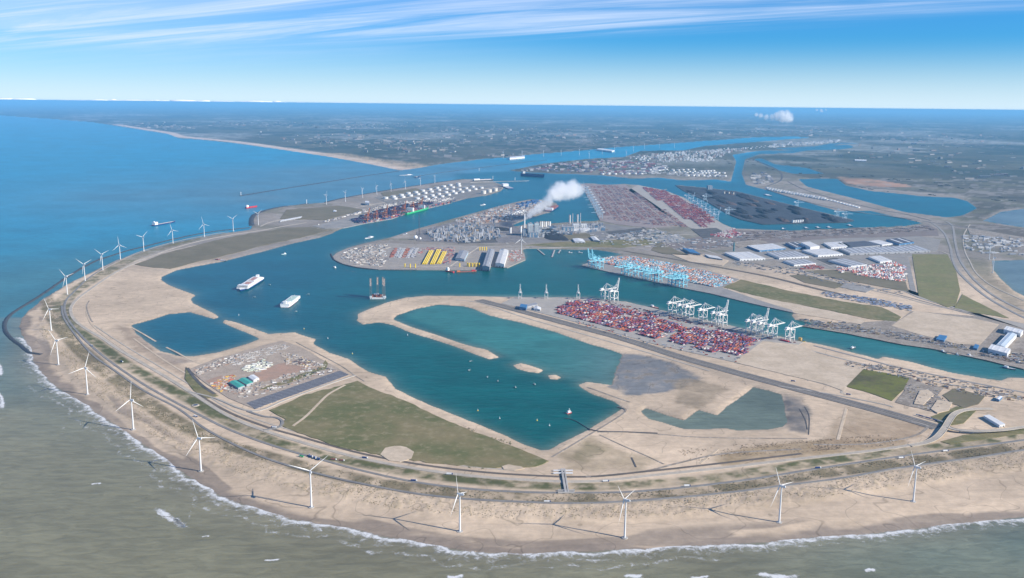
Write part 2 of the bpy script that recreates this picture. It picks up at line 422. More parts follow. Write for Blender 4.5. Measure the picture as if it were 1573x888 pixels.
# albedo ---------------------------------------------------------------
n_a = vnoise(gx, gy, 220, 11, 5, .6); n_b = vnoise(gx, gy, 40, 12, 4, .6); n_c = vnoise(gx * .35 + gy * .1, gy, 30, 13, 4, .6)
sand = np.array([.61, .48, .345]); sandd = np.array([.45, .355, .255])
alb = sand + (sandd - sand) * np.clip((n_a - .35) * 1.3 + (n_b - .5) * .35, 0, 1)[..., None]


def blend(I, w, col):
    w = np.clip(w, 0, 1)[..., None]; alb[I] = alb[I] * (1 - w) + np.array(col) * w


def pmask(pix, soft=10, z=3.0, pad=60):
    P = wxy(pix, z); I = paint_region(P, pad); d, ins = seg_dist(gx[I], gy[I], P)
    return I, sst(np.where(ins, d, -d) + (n_b[I] - .5) * soft * 2, -soft, soft)


def lmask(pix, half, soft=4, z=3.0):
    P = wxy(smooth(pix, 4), z); I = paint_region(P, half + 30); d, _ = seg_dist(gx[I], gy[I], P, False)
    return I, 1 - sst(d, half - soft, half + soft), d


ALL = np.where(gy > 0)
# middle and far land: built-up industrial grey and polder country
m_ind = sst(gy, 5200, 6300)
blend(ALL, (m_ind[ALL]) * .85, (.235, .215, .195))
for poly, colr, amt in (([(1150, 243), (1300, 226), (1573, 232), (1800, 240), (1800, 322), (1573, 318), (1536, 322), (1505, 340), (1470, 338), (1500, 318), (1480, 300), (1320, 288), (1225, 270), (1180, 252)], (.085, .082, .062), .95),
                        ([(1440, 342), (1573, 366), (1800, 400), (1800, 348), (1573, 351), (1510, 343)], (.13, .112, .09), .85), ([(1478, 395), (1520, 398), (1530, 425), (1570, 460), (1573, 485), (1530, 455), (1490, 420)], (.16, .15, .10), .7),
                        ([(1445, 345), (1573, 368), (1573, 400), (1480, 395), (1465, 370)], (.20, .18, .15), .7)):
    I, w = pmask(poly, 60, pad=400); nq = vnoise(gx[I], gy[I], 700, 44, 4, .6); blend(I, w * amt * (.55 + .8 * nq), colr)
I, w = pmask([(1288, 272), (1330, 274), (1395, 284), (1400, 288), (1330, 286), (1300, 281)], 40, pad=300); blend(I, w, (.42, .25, .16))
GRASS = (.105, .110, .045); SCRUB = (.17, .145, .085)
nv = vnoise(gx, gy, 520, 21, 4, .6); nv2 = vnoise(gx, gy, 150, 22, 3, .6)
m_far = sst(gy, 12500, 15500) * (LANDD > 0)
blend(ALL, (m_far * .95)[ALL], (.075, .085, .06))
# field patchwork: jittered cells with their own tones
cu = np.floor(gx / 900 + vnoise(gx, gy, 3000, 31, 2) * 3); cv = np.floor(gy / 1300 + vnoise(gx, gy, 3300, 32, 2) * 3)
hs = np.modf(np.abs(np.sin(cu * 12.9898 + cv * 78.233) * 43758.5453))[0]
blend(ALL, (m_far * (hs > .70) * .6)[ALL], (.13, .125, .085)); blend(ALL, (m_far * (hs < .30) * .8)[ALL], (.045, .06, .04))
wood = sst(vnoise(gx, gy * .6, 2600, 34, 4, .6), .52, .62)
blend(ALL, (m_far * wood * .8)[ALL], (.035, .05, .035))
gh = sst(vnoise(gx * .8, gy * .5, 2400, 35, 4, .65), .53, .66) * sst(gy, 15000, 18000) * (1 - sst(gy, 60000, 90000))
speck = sst(vnoise(gx, gy, 330, 36, 3, .8), .50, .58)
blend(ALL, (m_far * gh * (.55 + .45 * speck) * .6)[ALL], (.40, .40, .38))
town = sst(vnoise(gx, gy * .5, 5200, 37, 3, .6), .52, .68); spk2 = sst(vnoise(gx, gy * .6, 260, 38, 3, .8), .54, .64)
blend(ALL, (m_far * town * spk2 * .4)[ALL], (.34, .30, .28))
I, w, d = lmask([(180, 191.5), (233, 200), (259, 204), (275, 209.5), (311, 213), (362, 218), (427, 227), (505, 238.5), (570, 249.5), (614, 259), (632, 259.5)], 190, 80); blend(I, w, (.62, .50, .40))
I, w, d = lmask([(505, 236), (560, 245), (600, 250), (640, 257)], 330, 150); blend(I, w * .75 * n_b[I] * 1.6, (.50, .38, .25))
# dune ridge, wind-blown ripples and marram on the seaward slope
DUNE = [(75, 500), (96, 535), (130, 572), (180, 612), (240, 655), (310, 692), (400, 724), (480, 746), (560, 761), (640, 775), (720, 783), (800, 787), (900, 788), (1000, 784), (1100, 773), (1200, 762), (1300, 747), (1400, 733), (1500, 717), (1573, 706), (1750, 680)]
I, w, d = lmask(DUNE, 52, 22)
rid = np.abs(vnoise(gx[I] * 1.0, gy[I] * 1.0, 26, 41, 3, .6) - .5) * 2
h[I] += w * (5.0 + 2.4 * (rid - .3) + 1.2 * (n_b[I] - .5)); blend(I, w * (.15 + .85 * sst(rid, .2, .6)) * .55, (.36, .29, .18))
# scrub and rough grass between the coast roads
for pts, hw, colr, amt in (([(70, 455), (78, 480), (100, 512), (135, 548), (185, 588), (235, 626), (290, 659), (350, 684), (430, 708), (500, 726), (570, 741), (640, 751), (720, 759), (800, 763), (900, 765), (1000, 761), (1100, 750), (1200, 735), (1300, 722), (1400, 709), (1500, 696), (1573, 684), (1750, 660)], 36, (.20, .165, .10), .85),
                           ([(92, 470), (112, 500), (126, 512), (157.6, 532.6), (187, 555), (225, 577.6), (270, 602), (300, 618), (350, 647), (420, 677), (490, 698), (549, 711), (635, 727), (713.5, 737), (791.8, 744), (882, 747.6), (956.8, 745.7), (1074, 737), (1150, 726), (1248, 711), (1346, 698), (1444, 686), (1573, 669), (1750, 645)], 26, GRASS, .8),
                           ([(385, 349), (310, 366), (260, 378), (205, 397), (160, 420), (125, 440), (100, 460), (95, 480)], 42, (.17, .155, .085), .8)):
    I, w, d = lmask(pts, hw, 10)
    blend(I, w * amt * (.35 + .9 * sst(n_b[I] * .6 + n_a[I] * .4, .34, .6)), colr); h[I] += w * (n_b[I] - .4) * 1.5
# bare, disturbed sand: tyre-worn tints and damp hollows
for poly, colr, amt in (([(953, 542), (1000, 547), (1040, 560), (1078, 580), (1045, 596), (1000, 606), (960, 606), (938, 594), (946, 572)], (.20, .205, .21), .95),
                        ([(1204, 603), (1232, 611), (1246, 640), (1240, 665), (1212, 662), (1206, 640)], (.17, .16, .15), .85),
                        ([(1300, 625), (1420, 650), (1400, 672), (1300, 690), (1262, 680)], (.33, .25, .165), .6),
                        ([(855, 700), (905, 670), (950, 690), (1010, 705), (985, 722), (870, 722)], (.30, .24, .15), .55),
                        ([(1090, 700), (1220, 678), (1380, 672), (1400, 684), (1250, 700), (1110, 716)], (.30, .22, .12), .7),
                        ([(870, 707), (900, 680), (930, 690), (900, 712)], (.19, .165, .085), .6),
                        ([(1330, 640), (1440, 657), (1380, 684), (1250, 690)], (.36, .265, .175), .6),
                        ([(206, 503), (240, 540), (298, 556), (260, 560), (215, 530)], (.33, .27, .22), .8),
                        ([(180, 500), (200, 505), (250, 550), (330, 580), (290, 585), (210, 540)], (.31, .235, .17), .6),
                        ([(1035, 583), (1060, 580), (1120, 598), (1075, 630), (1040, 618)], (.32, .255, .175), .8),
                        ([(1026, 545), (1080, 570), (1140, 590), (1230, 615), (1235, 604), (1120, 575), (1060, 553)], (.43, .345, .255), .6)):
    I, w = pmask(poly, 16); blend(I, w * amt * (.55 + .9 * n_b[I]), colr)
# mudflat and pond margins lie at the waterline
I, w = pmask([(953, 542), (1000, 547), (1040, 560), (1078, 580), (1045, 596), (1000, 606), (960, 606), (938, 594), (946, 572)], 26); h[I] = h[I] * (1 - w) + w * (.42 + (n_b[I] - .52) * .9)
# east side: industrial plots mottled with bare soil, rough grass and hard standing
near_e = (gy > 3300) & (gy < 13500) & land
plot = vnoise(gx, gy, 420, 51, 3, .6)
blend(ALL, (near_e * sst(plot, .5, .62) * m_ind * .55)[ALL], (.17, .165, .105)); blend(ALL, (near_e * sst(nv2, .56, .66) * m_ind * .5)[ALL], (.34, .31, .28))
# wet sand: low and near the swash, with long bars
wet = (1 - sst(h + (n_s - .5) * 3.4, .75, 1.7)) * (dc < 300)
alongbar = sst(vnoise(gx * .33, dc * 1.6, 70, 61, 2, .4), .56, .66) * (1 - sst(dc, 70, 120)) * (gy < 4200)
blend(ALL, (np.maximum(wet, alongbar * .85) * land)[ALL], (.29, .235, .185))
blend(ALL, ((h < .25) * (gy < 9000))[ALL] * .7, (.20, .175, .14))
# small real relief everywhere on the sand
h += np.where((h > .8) & (gy < 7000), (n_b - .5) * .45 + (n_a - .5) * .8, 0)

keep = (h > -3.5)
kq = keep[:-1, :-1] | keep[1:, :-1] | keep[:-1, 1:] | keep[1:, 1:]
idx = np.arange(nr * nc).reshape(nr, nc)
Fq = np.stack([idx[:-1, :-1][kq], idx[:-1, 1:][kq], idx[1:, 1:][kq], idx[1:, :-1][kq]], -1)
used = np.unique(Fq); remap = np.full(nr * nc, -1); remap[used] = np.arange(len(used))
V = np.stack([gx, gy, h], -1).reshape(-1, 3)[used]

mg, nt = newmat('sand_and_soil')
a = N(nt, 'ShaderNodeAttribute', attribute_name='albedo'); g = N(nt, 'ShaderNodeNewGeometry')
n1 = N(nt, 'ShaderNodeTexNoise', _Scale=.03, _Detail=9.0, _Roughness=.68); nt.links.new(g.outputs['Position'], n1.inputs[0])
mpp = N(nt, 'ShaderNodeMapping'); nt.links.new(g.outputs['Position'], mpp.inputs[0]); mpp.inputs['Scale'].default_value = (.012, .09, .1); mpp.inputs['Rotation'].default_value = (0, 0, R(-6))
n2 = N(nt, 'ShaderNodeTexNoise', _Scale=1.0, _Detail=5.0, _Roughness=.6); nt.links.new(mpp.outputs[0], n2.inputs[0])
n4 = N(nt, 'ShaderNodeTexNoise', _Scale=.0045, _Detail=2.5, _Roughness=.45, _Distortion=.3); nt.links.new(g.outputs['Position'], n4.inputs[0])
fr4 = MATH(nt, 'FRACT', MATH(nt, 'MULTIPLY', n4.outputs[0], 7.0)); ln = SSTEP(nt, MATH(nt, 'ABSOLUTE', MATH(nt, 'SUBTRACT', fr4, .5)), 0.0, .035, .70, 1.0)
n5 = N(nt, 'ShaderNodeTexNoise', _Scale=.0022, _Detail=5.0, _Roughness=.6); nt.links.new(g.outputs['Position'], n5.inputs[0])
ln = MATH(nt, 'MULTIPLY', ln, SSTEP(nt, n5.outputs[0], .35, .65, .84, 1.09))
f = MATH(nt, 'MULTIPLY', MATH(nt, 'MULTIPLY', SSTEP(nt, n1.outputs[0], .3, .72, .87, 1.1), ln), SSTEP(nt, n2.outputs[0], .3, .7, .95, 1.05))
vm = N(nt, 'ShaderNodeVectorMath', operation='SCALE'); nt.links.new(a.outputs[0], vm.inputs[0]); nt.links.new(f, vm.inputs[3])
b = N(nt, 'ShaderNodeBsdfPrincipled', _Roughness=.9); b.inputs['Specular IOR Level'].default_value = .2
nt.links.new(vm.outputs[0], b.inputs[0])
bp = N(nt, 'ShaderNodeBump', _Strength=.5, _Distance=2.5); nt.links.new(n1.outputs[0], bp.inputs['Height']); nt.links.new(bp.outputs[0], b.inputs['Normal'])
o = N(nt, 'ShaderNodeOutputMaterial'); nt.links.new(b.outputs[0], o.inputs[0])
tag(raw_mesh('ground', V, remap[Fq], mg, [('albedo', 'POINT', alb.reshape(-1, 3)[used])], smooth_=True), kind='structure')

# ------------------------------------------------------------------ water sheets (one surface, split into the open sea, the docks and the inland lakes)
YW = np.concatenate([[300, 600, 900, 1100], YR[::2], [YR[-1]]]); YW = np.unique(YW)
TW = np.arange(-.80, .801, 2.9 / F); wx = YW[:, None] * TW[None, :]; wy = np.repeat(YW[:, None], len(TW), 1)
Q = [(700, 268), (790, 262), (870, 268), (1010, 274), (1122, 279), (1135, 240), (1300, 205), (1400, 235), (1800, 300), (1800, 640), (1573, 640), (1240, 680), (980, 660), (843, 700), (700, 680), (480, 600), (290, 560), (190, 530), (180, 495), (240, 410), (400, 370), (520, 345), (700, 290)]
gx_, gy_ = gx, gy
d, ins = seg_dist(wx, wy, wxy(Q)); sdk = np.where(ins, d, -d)
shal, ins2 = seg_dist(wx, wy, wxy([(612, 486), (650, 466), (720, 470), (860, 508), (960, 545), (950, 595), (890, 590), (850, 580), (790, 560), (765, 545), (700, 520)]))
m_sh = sst(np.where(ins2, shal, -shal), -15, 60)
pdist, ins3 = seg_dist(wx, wy, wxy(POND)); m_pd = ins3 | (pdist < 40)
dist_c = seg_dist(wx, wy, CO[:62], False)[0]
nw = vnoise(wx, wy, 900, 71, 4, .6); nw2 = vnoise(wx * .5, wy, 260, 72, 4, .6)
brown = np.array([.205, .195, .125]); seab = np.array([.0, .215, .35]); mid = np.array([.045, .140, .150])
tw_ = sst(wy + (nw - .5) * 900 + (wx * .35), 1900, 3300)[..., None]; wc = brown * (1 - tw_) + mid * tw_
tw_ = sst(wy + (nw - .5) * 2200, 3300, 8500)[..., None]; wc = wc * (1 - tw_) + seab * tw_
# silty plume off the harbour mouth
pl_d = seg_dist(wx, wy, wxy([(380, 318), (480, 285), (560, 268), (620, 262)]), False)[0]; pw = (np.exp(-(pl_d / 2600) ** 2) * sst(wy, 6000, 10500) * .6 * (.6 + .8 * nw))[..., None]
wc = wc * (1 - pw) + np.array([.12, .16, .17]) * pw
nsh = (np.exp(-(dist_c / 90) ** 2) * .6 * (wy < 4200))[..., None]; wc = wc * (1 - nsh) + np.array([.21, .19, .13]) * nsh
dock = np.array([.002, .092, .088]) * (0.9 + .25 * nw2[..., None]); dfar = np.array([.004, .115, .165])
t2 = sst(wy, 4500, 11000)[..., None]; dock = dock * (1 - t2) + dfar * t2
tl = (sst(-wx - .12 * wy, -300, 900) * (1 - sst(wy, 5200, 8000)))[..., None]; dock = dock * (1 - tl * .7) + np.array([.004, .085, .14]) * tl * .7
km = sst(sdk, -120, 120)[..., None]; wc = wc * (1 - km) + dock * km
wc = wc * (1 - m_sh[..., None]) + (np.array([.035, .165, .150]) * (1 + .25 * (nw2[..., None] - .5))) * m_sh[..., None]
shal2 = seg_dist(wx, wy, wxy([(955, 545), (948, 570), (940, 595)]), False)[0]; sw = (m_sh * np.exp(-(shal2 / 180) ** 2) * .6)[..., None]; wc = wc * (1 - sw) + np.array([.11, .18, .17]) * sw
wc = np.where(m_pd[..., None], np.array([.125, .155, .12]) * (1 + .5 * (nw2[..., None] - .5)), wc)
chn = seg_dist(wx, wy, wxy([(1250, 510), (1350, 535), (1450, 560), (1573, 575), (1640, 580)]), False)[0]; cw = (np.exp(-(chn / 350) ** 2) * .75 * sst(sdk, 0, 100) * (1 - m_pd) * (1 - m_sh))[..., None]
wc = wc * (1 - cw) + np.array([.030, .155, .150]) * cw
for poly in (LAKE3, LAKE4): 
    dl, il = seg_dist(wx, wy, wxy(poly)); wl_ = (il * .8)[..., None]; wc = wc * (1 - wl_) + np.array([.16, .20, .21]) * wl_
jr = np.clip(np.searchsorted(YR, wy) - 1, 0, nr - 1); jc = np.clip(((wx / wy - TX[0]) / (TX[1] - TX[0]) + .5).astype(int), 0, nc - 1)
ld = LANDD[jr, jc]; se = (np.exp(-(np.clip(-ld, 0, 1e4) / 22)) * .5 * (wy < 7000) * (km[..., 0]) * (1 - m_pd * .6) * (.5 + nw2))[..., None]
wc = wc * (1 - se) + np.array([.16, .20, .155]) * se
strk = vnoise(wx * .45 + wy * .2, wy - wx * .1, 150, 77, 4, .6)[..., None]; wc = wc * (1 + .30 * (strk - .5) * 1.6) 
mw, nt = newmat('water')
a = N(nt, 'ShaderNodeAttribute', attribute_name='albedo'); g = N(nt, 'ShaderNodeNewGeometry')
cd = N(nt, 'ShaderNodeSeparateXYZ'); nt.links.new(g.outputs['Position'], cd.inputs[0])
m1 = N(nt, 'ShaderNodeMapping'); nt.links.new(g.outputs['Position'], m1.inputs[0]); m1.inputs['Scale'].default_value = (.016, .048, .02); m1.inputs['Rotation'].default_value = (0, 0, R(-22))
w1 = N(nt, 'ShaderNodeTexNoise', _Scale=1.0, _Detail=6.0, _Roughness=.62, _Distortion=.6); nt.links.new(m1.outputs[0], w1.inputs[0])
w2 = N(nt, 'ShaderNodeTexNoise', _Scale=.12, _Detail=3.0, _Roughness=.6); nt.links.new(g.outputs['Position'], w2.inputs[0])
w3 = N(nt, 'ShaderNodeTexNoise', _Scale=.0016, _Detail=5.0, _Roughness=.6); nt.links.new(g.outputs['Position'], w3.inputs[0])
hh = MATH(nt, 'ADD', MATH(nt, 'MULTIPLY', w1.outputs[0], 1.0), MATH(nt, 'MULTIPLY', w2.outputs[0], .12))
bp = N(nt, 'ShaderNodeBump', _Distance=3.2); nt.links.new(hh, bp.inputs['Height'])
st = SSTEP(nt, cd.outputs[1], 2300, 5200, .85, .22); nt.links.new(st, bp.inputs['Strength'])
f = MATH(nt, 'MULTIPLY', SSTEP(nt, w3.outputs[0], .3, .7, .90, 1.10), SSTEP(nt, w1.outputs[0], .3, .7, .84, 1.15))
vm = N(nt, 'ShaderNodeVectorMath', operation='SCALE'); nt.links.new(a.outputs[0], vm.inputs[0]); nt.links.new(f, vm.inputs[3])
b = N(nt, 'ShaderNodeBsdfPrincipled', _Roughness=.34, _IOR=1.33); nt.links.new(vm.outputs[0], b.inputs[0]); nt.links.new(bp.outputs[0], b.inputs['Normal'])
b.inputs['Specular IOR Level'].default_value = .13
o = N(nt, 'ShaderNodeOutputMaterial'); nt.links.new(b.outputs[0], o.inputs[0])
nrw, ncw = wx.shape; idx = np.arange(nrw * ncw).reshape(nrw, ncw)
Fq = np.stack([idx[:-1, :-1], idx[:-1, 1:], idx[1:, 1:], idx[1:, :-1]], -1).reshape(-1, 4)
lakem = np.zeros(wx.shape, bool)
for poly in (LAKE1, LAKE2, LAKE3, LAKE4, LAKE5, POND):
    dl, il = seg_dist(wx, wy, wxy(poly)); lakem |= il | (dl < 120)
cls = np.where(lakem, 2, np.where(sdk > 0, 1, 0)).reshape(-1)[Fq[:, 0]]
Vw = np.stack([wx, wy, np.zeros(wx.shape)], -1).reshape(-1, 3); wcf = np.clip(wc, 0, 1).reshape(-1, 3)
for k_, nm in enumerate(('sea', 'harbour_water', 'lake')):
    Fk = Fq[cls == k_]; u = np.unique(Fk); rm = np.full(len(Vw), -1); rm[u] = np.arange(len(u))
    tag(raw_mesh(nm, Vw[u], rm[Fk], mw, [('albedo', 'POINT', wcf[u])], smooth_=True), kind='structure')

# ------------------------------------------------------------------ the air: one even box of haze over land and sea
hm, nt = newmat('haze_air')
pv = N(nt, 'ShaderNodeVolumePrincipled', _Density=1.45e-5, _Anisotropy=0.0); pv.inputs['Color'].default_value = (.24, .60, .95, 1)
o = N(nt, 'ShaderNodeOutputMaterial'); nt.links.new(pv.outputs[0], o.inputs['Volume'])
hb = MB().box((0, 3.1e5, -9), (1.3e6, 6.8e5, 1021)); tag(hb.build('haze', hm), kind='stuff')

# ------------------------------------------------------------------ strips, plots and quays
TOPZ = {'v': 3.0}


def hsurf(x, y):
    """height of the ground sheet at a place"""
    j = int(np.clip(np.searchsorted(YR, y) - 1, 0, nr - 2)); t = x / max(y, 1); i = int(np.clip((t - TX[0]) / (TX[1] - TX[0]), 0, nc - 2))
    return max(h[j, i], h[j + 1, i], h[j, i + 1], h[j + 1, i + 1])


def ribbon(name, pix, width, m, dz=.35, n=5, z=None, parent=None, kind='structure', off=0.0, hs=None, sub=1):
    P = smooth([tuple(G(p[0], p[1], 3.0))[:2] for p in pix], n); P = [Vector((p[0], p[1], 0)) for p in P]
    rows = []
    for i, p in enumerate(P):
        t = (P[min(i + 1, len(P) - 1)] - P[max(i - 1, 0)]).normalized(); nn = Vector((-t.y, t.x, 0))
        w = width(i / (len(P) - 1)) if callable(width) else width
        q = p + nn * off
        if hs is not None: zc = hs(i / (len(P) - 1))
        elif z is not None: zc = z
        else: zc = max(hsurf((q + nn * w * k).x, (q + nn * w * k).y) for k in (-.5, 0, .5)) + dz
        rows.append((q, nn, w, zc))
    zs = [r[3] for r in rows]
    if z is None and hs is None:
        zs = [max(zs[max(0, i - 2):i + 3]) for i in range(len(zs))]
    V = []; Fs = []
    for (q, nn, w, _), zc in zip(rows, zs):
        a = q + nn * w / 2; b = q - nn * w / 2; V += [(a.x, a.y, zc), (b.x, b.y, zc), (a.x + nn.x * 1.2, a.y + nn.y * 1.2, zc - 3), (b.x - nn.x * 1.2, b.y - nn.y * 1.2, zc - 3)]
    for i in range(len(rows) - 1):
        k = i * 4; Fs += [(k, k + 4, k + 5, k + 1), (k + 2, k + 6, k + 4, k), (k + 1, k + 5, k + 7, k + 3)]
    o = MB().add(V, Fs).build(name, m, parent)
    if parent is None: tag(o, kind=kind)
    return o


def ground_mat(name, c1, c2, sc=.01, c3=None, stripes=None, rough=.9, bump=.25):
    if name in MATS: return MATS[name]
    m, nt = newmat(name)
    g = N(nt, 'ShaderNodeNewGeometry')
    n = N(nt, 'ShaderNodeTexNoise', _Scale=sc, _Detail=8.0, _Roughness=.65); nt.links.new(g.outputs['Position'], n.inputs[0])
    n2 = N(nt, 'ShaderNodeTexNoise', _Scale=sc * 7, _Detail=4.0, _Roughness=.7); nt.links.new(g.outputs['Position'], n2.inputs[0])
    c = MIX(nt, SSTEP(nt, n.outputs[0], .36, .64), c1, c2)
    if c3 is not None: c = MIX(nt, SSTEP(nt, n2.outputs[0], .52, .66, 0, .8), c, c3)
    if stripes:
        ang, per, duty, sc3 = stripes
        mp_ = N(nt, 'ShaderNodeMapping'); nt.links.new(g.outputs['Position'], mp_.inputs[0]); mp_.inputs['Rotation'].default_value = (0, 0, -ang)
        sx_ = N(nt, 'ShaderNodeSeparateXYZ'); nt.links.new(mp_.outputs[0], sx_.inputs[0])
        fr = MATH(nt, 'FRACT', MATH(nt, 'DIVIDE', sx_.outputs[1], per))
        c = MIX(nt, MATH(nt, 'MULTIPLY', MATH(nt, 'LESS_THAN', fr, duty), SSTEP(nt, n2.outputs[0], .3, .6, .35, 1.0)), c, sc3)
    f = SSTEP(nt, n2.outputs[0], .3, .7, .90, 1.08)
    vm = N(nt, 'ShaderNodeVectorMath', operation='SCALE'); nt.links.new(c, vm.inputs[0]); nt.links.new(f, vm.inputs[3])
    b = N(nt, 'ShaderNodeBsdfPrincipled', _Roughness=rough); b.inputs['Specular IOR Level'].default_value = .25; nt.links.new(vm.outputs[0], b.inputs[0])
    bp = N(nt, 'ShaderNodeBump', _Strength=bump, _Distance=1.5); nt.links.new(n2.outputs[0], bp.inputs['Height']); nt.links.new(bp.outputs[0], b.inputs['Normal'])
    o = N(nt, 'ShaderNodeOutputMaterial'); nt.links.new(b.outputs[0], o.inputs[0]); MATS[name] = m; return m


def plot(name, pix, m, z=4.1, seed=None, jit=0, sm=0, wall=None, zb=2.0, kind='structure'):
    """a flat plot lying just above the ground sheet; with a wall it is a quay standing in the water"""
    if jit: pix = jitter(pix, seed or 1, jit)
    if sm: pix = [tuple(p) for p in smooth(pix, sm, True)]
    P = [(v.x, v.y) for v in GP(pix, z)]
    a = sum(P[i][0] * P[(i + 1) % len(P)][1] - P[(i + 1) % len(P)][0] * P[i][1] for i in range(len(P)))
    if a < 0: P = P[::-1]
    return tag(MB().prism(P, -6 if wall else zb, z).build(name, m), kind=kind)


M_GR = ground_mat('dry_grass', (.125, .132, .050), (.215, .180, .090), .005, (.235, .20, .115))
M_GR2 = ground_mat('green_grass', (.165, .165, .065), (.21, .185, .085), .005, (.20, .205, .07))
M_GR3 = ground_mat('brown_grass', (.155, .135, .085), (.195, .165, .11), .006, (.13, .125, .07))
M_MOSS = ground_mat('mossy_grass', (.09, .085, .035), (.155, .165, .035), .008, (.12, .10, .05))
M_ASPH = ground_mat('asphalt', (.19, .185, .18), (.24, .23, .215), .02)
M_HAUL = ground_mat('pale_road', (.46, .41, .34), (.38, .34, .285), .02)
M_YARD = ground_mat('grey_yard', (.34, .315, .28), (.40, .37, .325), .012, (.30, .28, .25))
M_YARDB = ground_mat('blue_grey_yard', (.245, .235, .225), (.30, .285, .265), .01)
M_RAIL = ground_mat('railway_ballast', (.115, .10, .085), (.155, .13, .11), .02, (.10, .09, .08), rough=.95)
M_SANDP = ground_mat('bare_sand', (.56, .46, .345), (.47, .38, .275), .01)
M_DIRT = ground_mat('disturbed_soil', (.31, .27, .225), (.225, .19, .155), .014, (.40, .36, .31))
M_REDG = ground_mat('red_gravel', (.40, .26, .19), (.34, .24, .18), .02)
M_BUILDG = ground_mat('building_plot', (.40, .325, .255), (.32, .26, .205), .03, (.46, .41, .35))
M_DARKG = ground_mat('dark_ground', (.075, .075, .08), (.12, .115, .11), .02)

# fields and bare plots
plot('grass_field', [(413.7, 630), (470, 606), (549, 585), (576, 598), (619, 614), (674, 640), (733, 665), (791.8, 687), (842.8, 708), (823, 716), (752, 718), (674, 712), (588, 700), (517, 685), (458.8, 665), (431, 653), (439, 644), (424, 636)], M_GR, 4.6, 3, 2.2)
plot('sand_patch', [(584, 698), (592, 688), (606, 685), (624, 687), (636, 694), (632, 704), (615, 709), (598, 707)], M_SANDP, 4.9, 4, 3)
plot('sand_patch', [(771, 716), (781, 713), (800, 716), (806, 719), (790, 722), (774, 721)], M_SANDP, 4.9, 5, 2)
ribbon('sand_track', [(530, 592), (505, 606), (488, 622), (470, 640), (450, 655)], 9, M_SANDP, .9, z=5.0)
plot('grass_field', [(1326, 567), (1362, 573), (1397, 581), (1388, 598), (1370, 615.5), (1335, 603), (1300, 593.4)], M_MOSS, 4.7, 6, .8)
plot('grass_field', [(1466, 596.5), (1492, 602.6), (1513, 608.6), (1503, 620.8), (1482, 627), (1462, 620), (1448, 607)], M_GR3, 4.7, 7, 2)
plot('grass_field', [(1138, 429.4), (1111, 441), (1185, 460), (1266, 475), (1337, 490), (1377.7, 493.6), (1384.5, 486.8), (1354, 471.6), (1286.5, 461.5), (1219, 448)], M_GR, 4.6, 8, 1)
plot('grass_field', [(1236, 416), (1280, 414), (1391, 432.8), (1396, 448), (1340, 437.8), (1286, 427.7)], M_GR3, 4.7, 9, .8)
plot('grass_field', [(1213, 423), (1235, 421), (1300, 438), (1283, 443), (1236, 434)], M_GR3, 4.7, 19, .6)
plot('grass_field', [(1401, 390.5), (1455.4, 390.5), (1469, 417.6), (1475, 446), (1468, 470), (1455, 471.6), (1411.5, 454.7)], M_GR2, 4.7, 10, 1)
plot('grass_field', [(1478, 452), (1550, 488.5), (1500, 481), (1466, 473)], M_GR2, 4.7, 11, 1)
plot('grass_field', [(207, 406), (235, 396), (259, 388), (311, 374), (355, 364), (400, 356), (450, 349), (485, 350), (505, 353), (480, 361), (440, 370), (400, 378), (357, 390), (311, 400), (262, 413), (236, 411)], M_GR3, 4.6, 12, 1.5)
plot('grass_field', [(1480, 668), (1573, 655), (1640, 648), (1640, 655), (1573, 665), (1460, 682), (1445, 678)], M_GR, 4.6, 13, 1)
plot('grass_field', [(1430, 640), (1470, 624), (1500, 630), (1480, 650), (1450, 655)], M_GR, 4.6, 14, 1)
plot('bare_plot', [(1172, 524), (1230, 530), (1262, 545), (1330, 566), (1294, 600), (1268, 590), (1128, 556)], M_SANDP, 4.5, 15, .6)
plot('bare_plot', [(1118, 443), (1135, 449), (1219, 466), (1300, 483), (1330, 493), (1322, 498), (1222, 481), (1120, 455)], M_SANDP, 4.3, 25, .6)
plot('bare_plot', [(1379, 574), (1400, 580), (1425, 592), (1450, 596), (1440, 607), (1462, 627), (1450, 636), (1375, 618), (1390, 600)], M_DIRT, 4.5, 16, 1)
plot('spoil_heap', [(1413, 600), (1425, 598), (1436, 606), (1428, 612), (1418, 622), (1404, 620), (1408, 610)], M_SANDP, 7, 17, 1)
plot('spoil_heap', [(1440, 614), (1463, 618), (1458, 630), (1440, 634), (1430, 628)], M_SANDP, 7, 18, 1)
# construction plot on the south-west dock
plot('building_plot', [(290, 567), (330, 551), (384, 536), (432, 523), (462, 533), (500, 555), (538, 576), (500, 590), (440, 611), (392, 628), (352, 612), (318, 590)], M_BUILDG, 4.5, 20, 1)
plot('red_gravel_plot', [(388, 571), (420, 562), (447, 554), (470, 556), (490, 562), (455, 572), (420, 583), (399, 587)], M_REDG, 4.8, 21, 2)
plot('red_gravel_plot', [(316, 585), (340, 577), (360, 580), (352, 592), (335, 596)], M_REDG, 4.8, 22, 2)
plot('parking_lot', [(378, 619), (391.7, 628), (536, 575.5), (522, 569.3)], ground_mat('parking_asphalt', (.10, .105, .125), (.13, .135, .15), .03, stripes=(R(24), 16, .22, (.30, .30, .32))), 4.8)
plot('grass_verge', [(500, 553), (493, 563), (440, 583), (400, 597), (398, 600), (445, 588), (500, 567), (504, 559)], M_GR, 4.85, 23, .5)
plot('grass_verge', [(286, 563), (292, 575), (306, 588), (322, 601), (336, 608), (318, 612), (298, 600), (284, 582)], M_GR, 4.7, 24, 1)
ribbon('drainage_ditch', [(288, 566), (298, 580), (312, 594), (330, 606)], 12, M_DARKG, .5, z=5.2)
ribbon('asphalt_road', [(380, 632), (405, 640), (424, 642), (434, 648), (428, 657), (405, 661)], 9, M_ASPH, z=5.0)
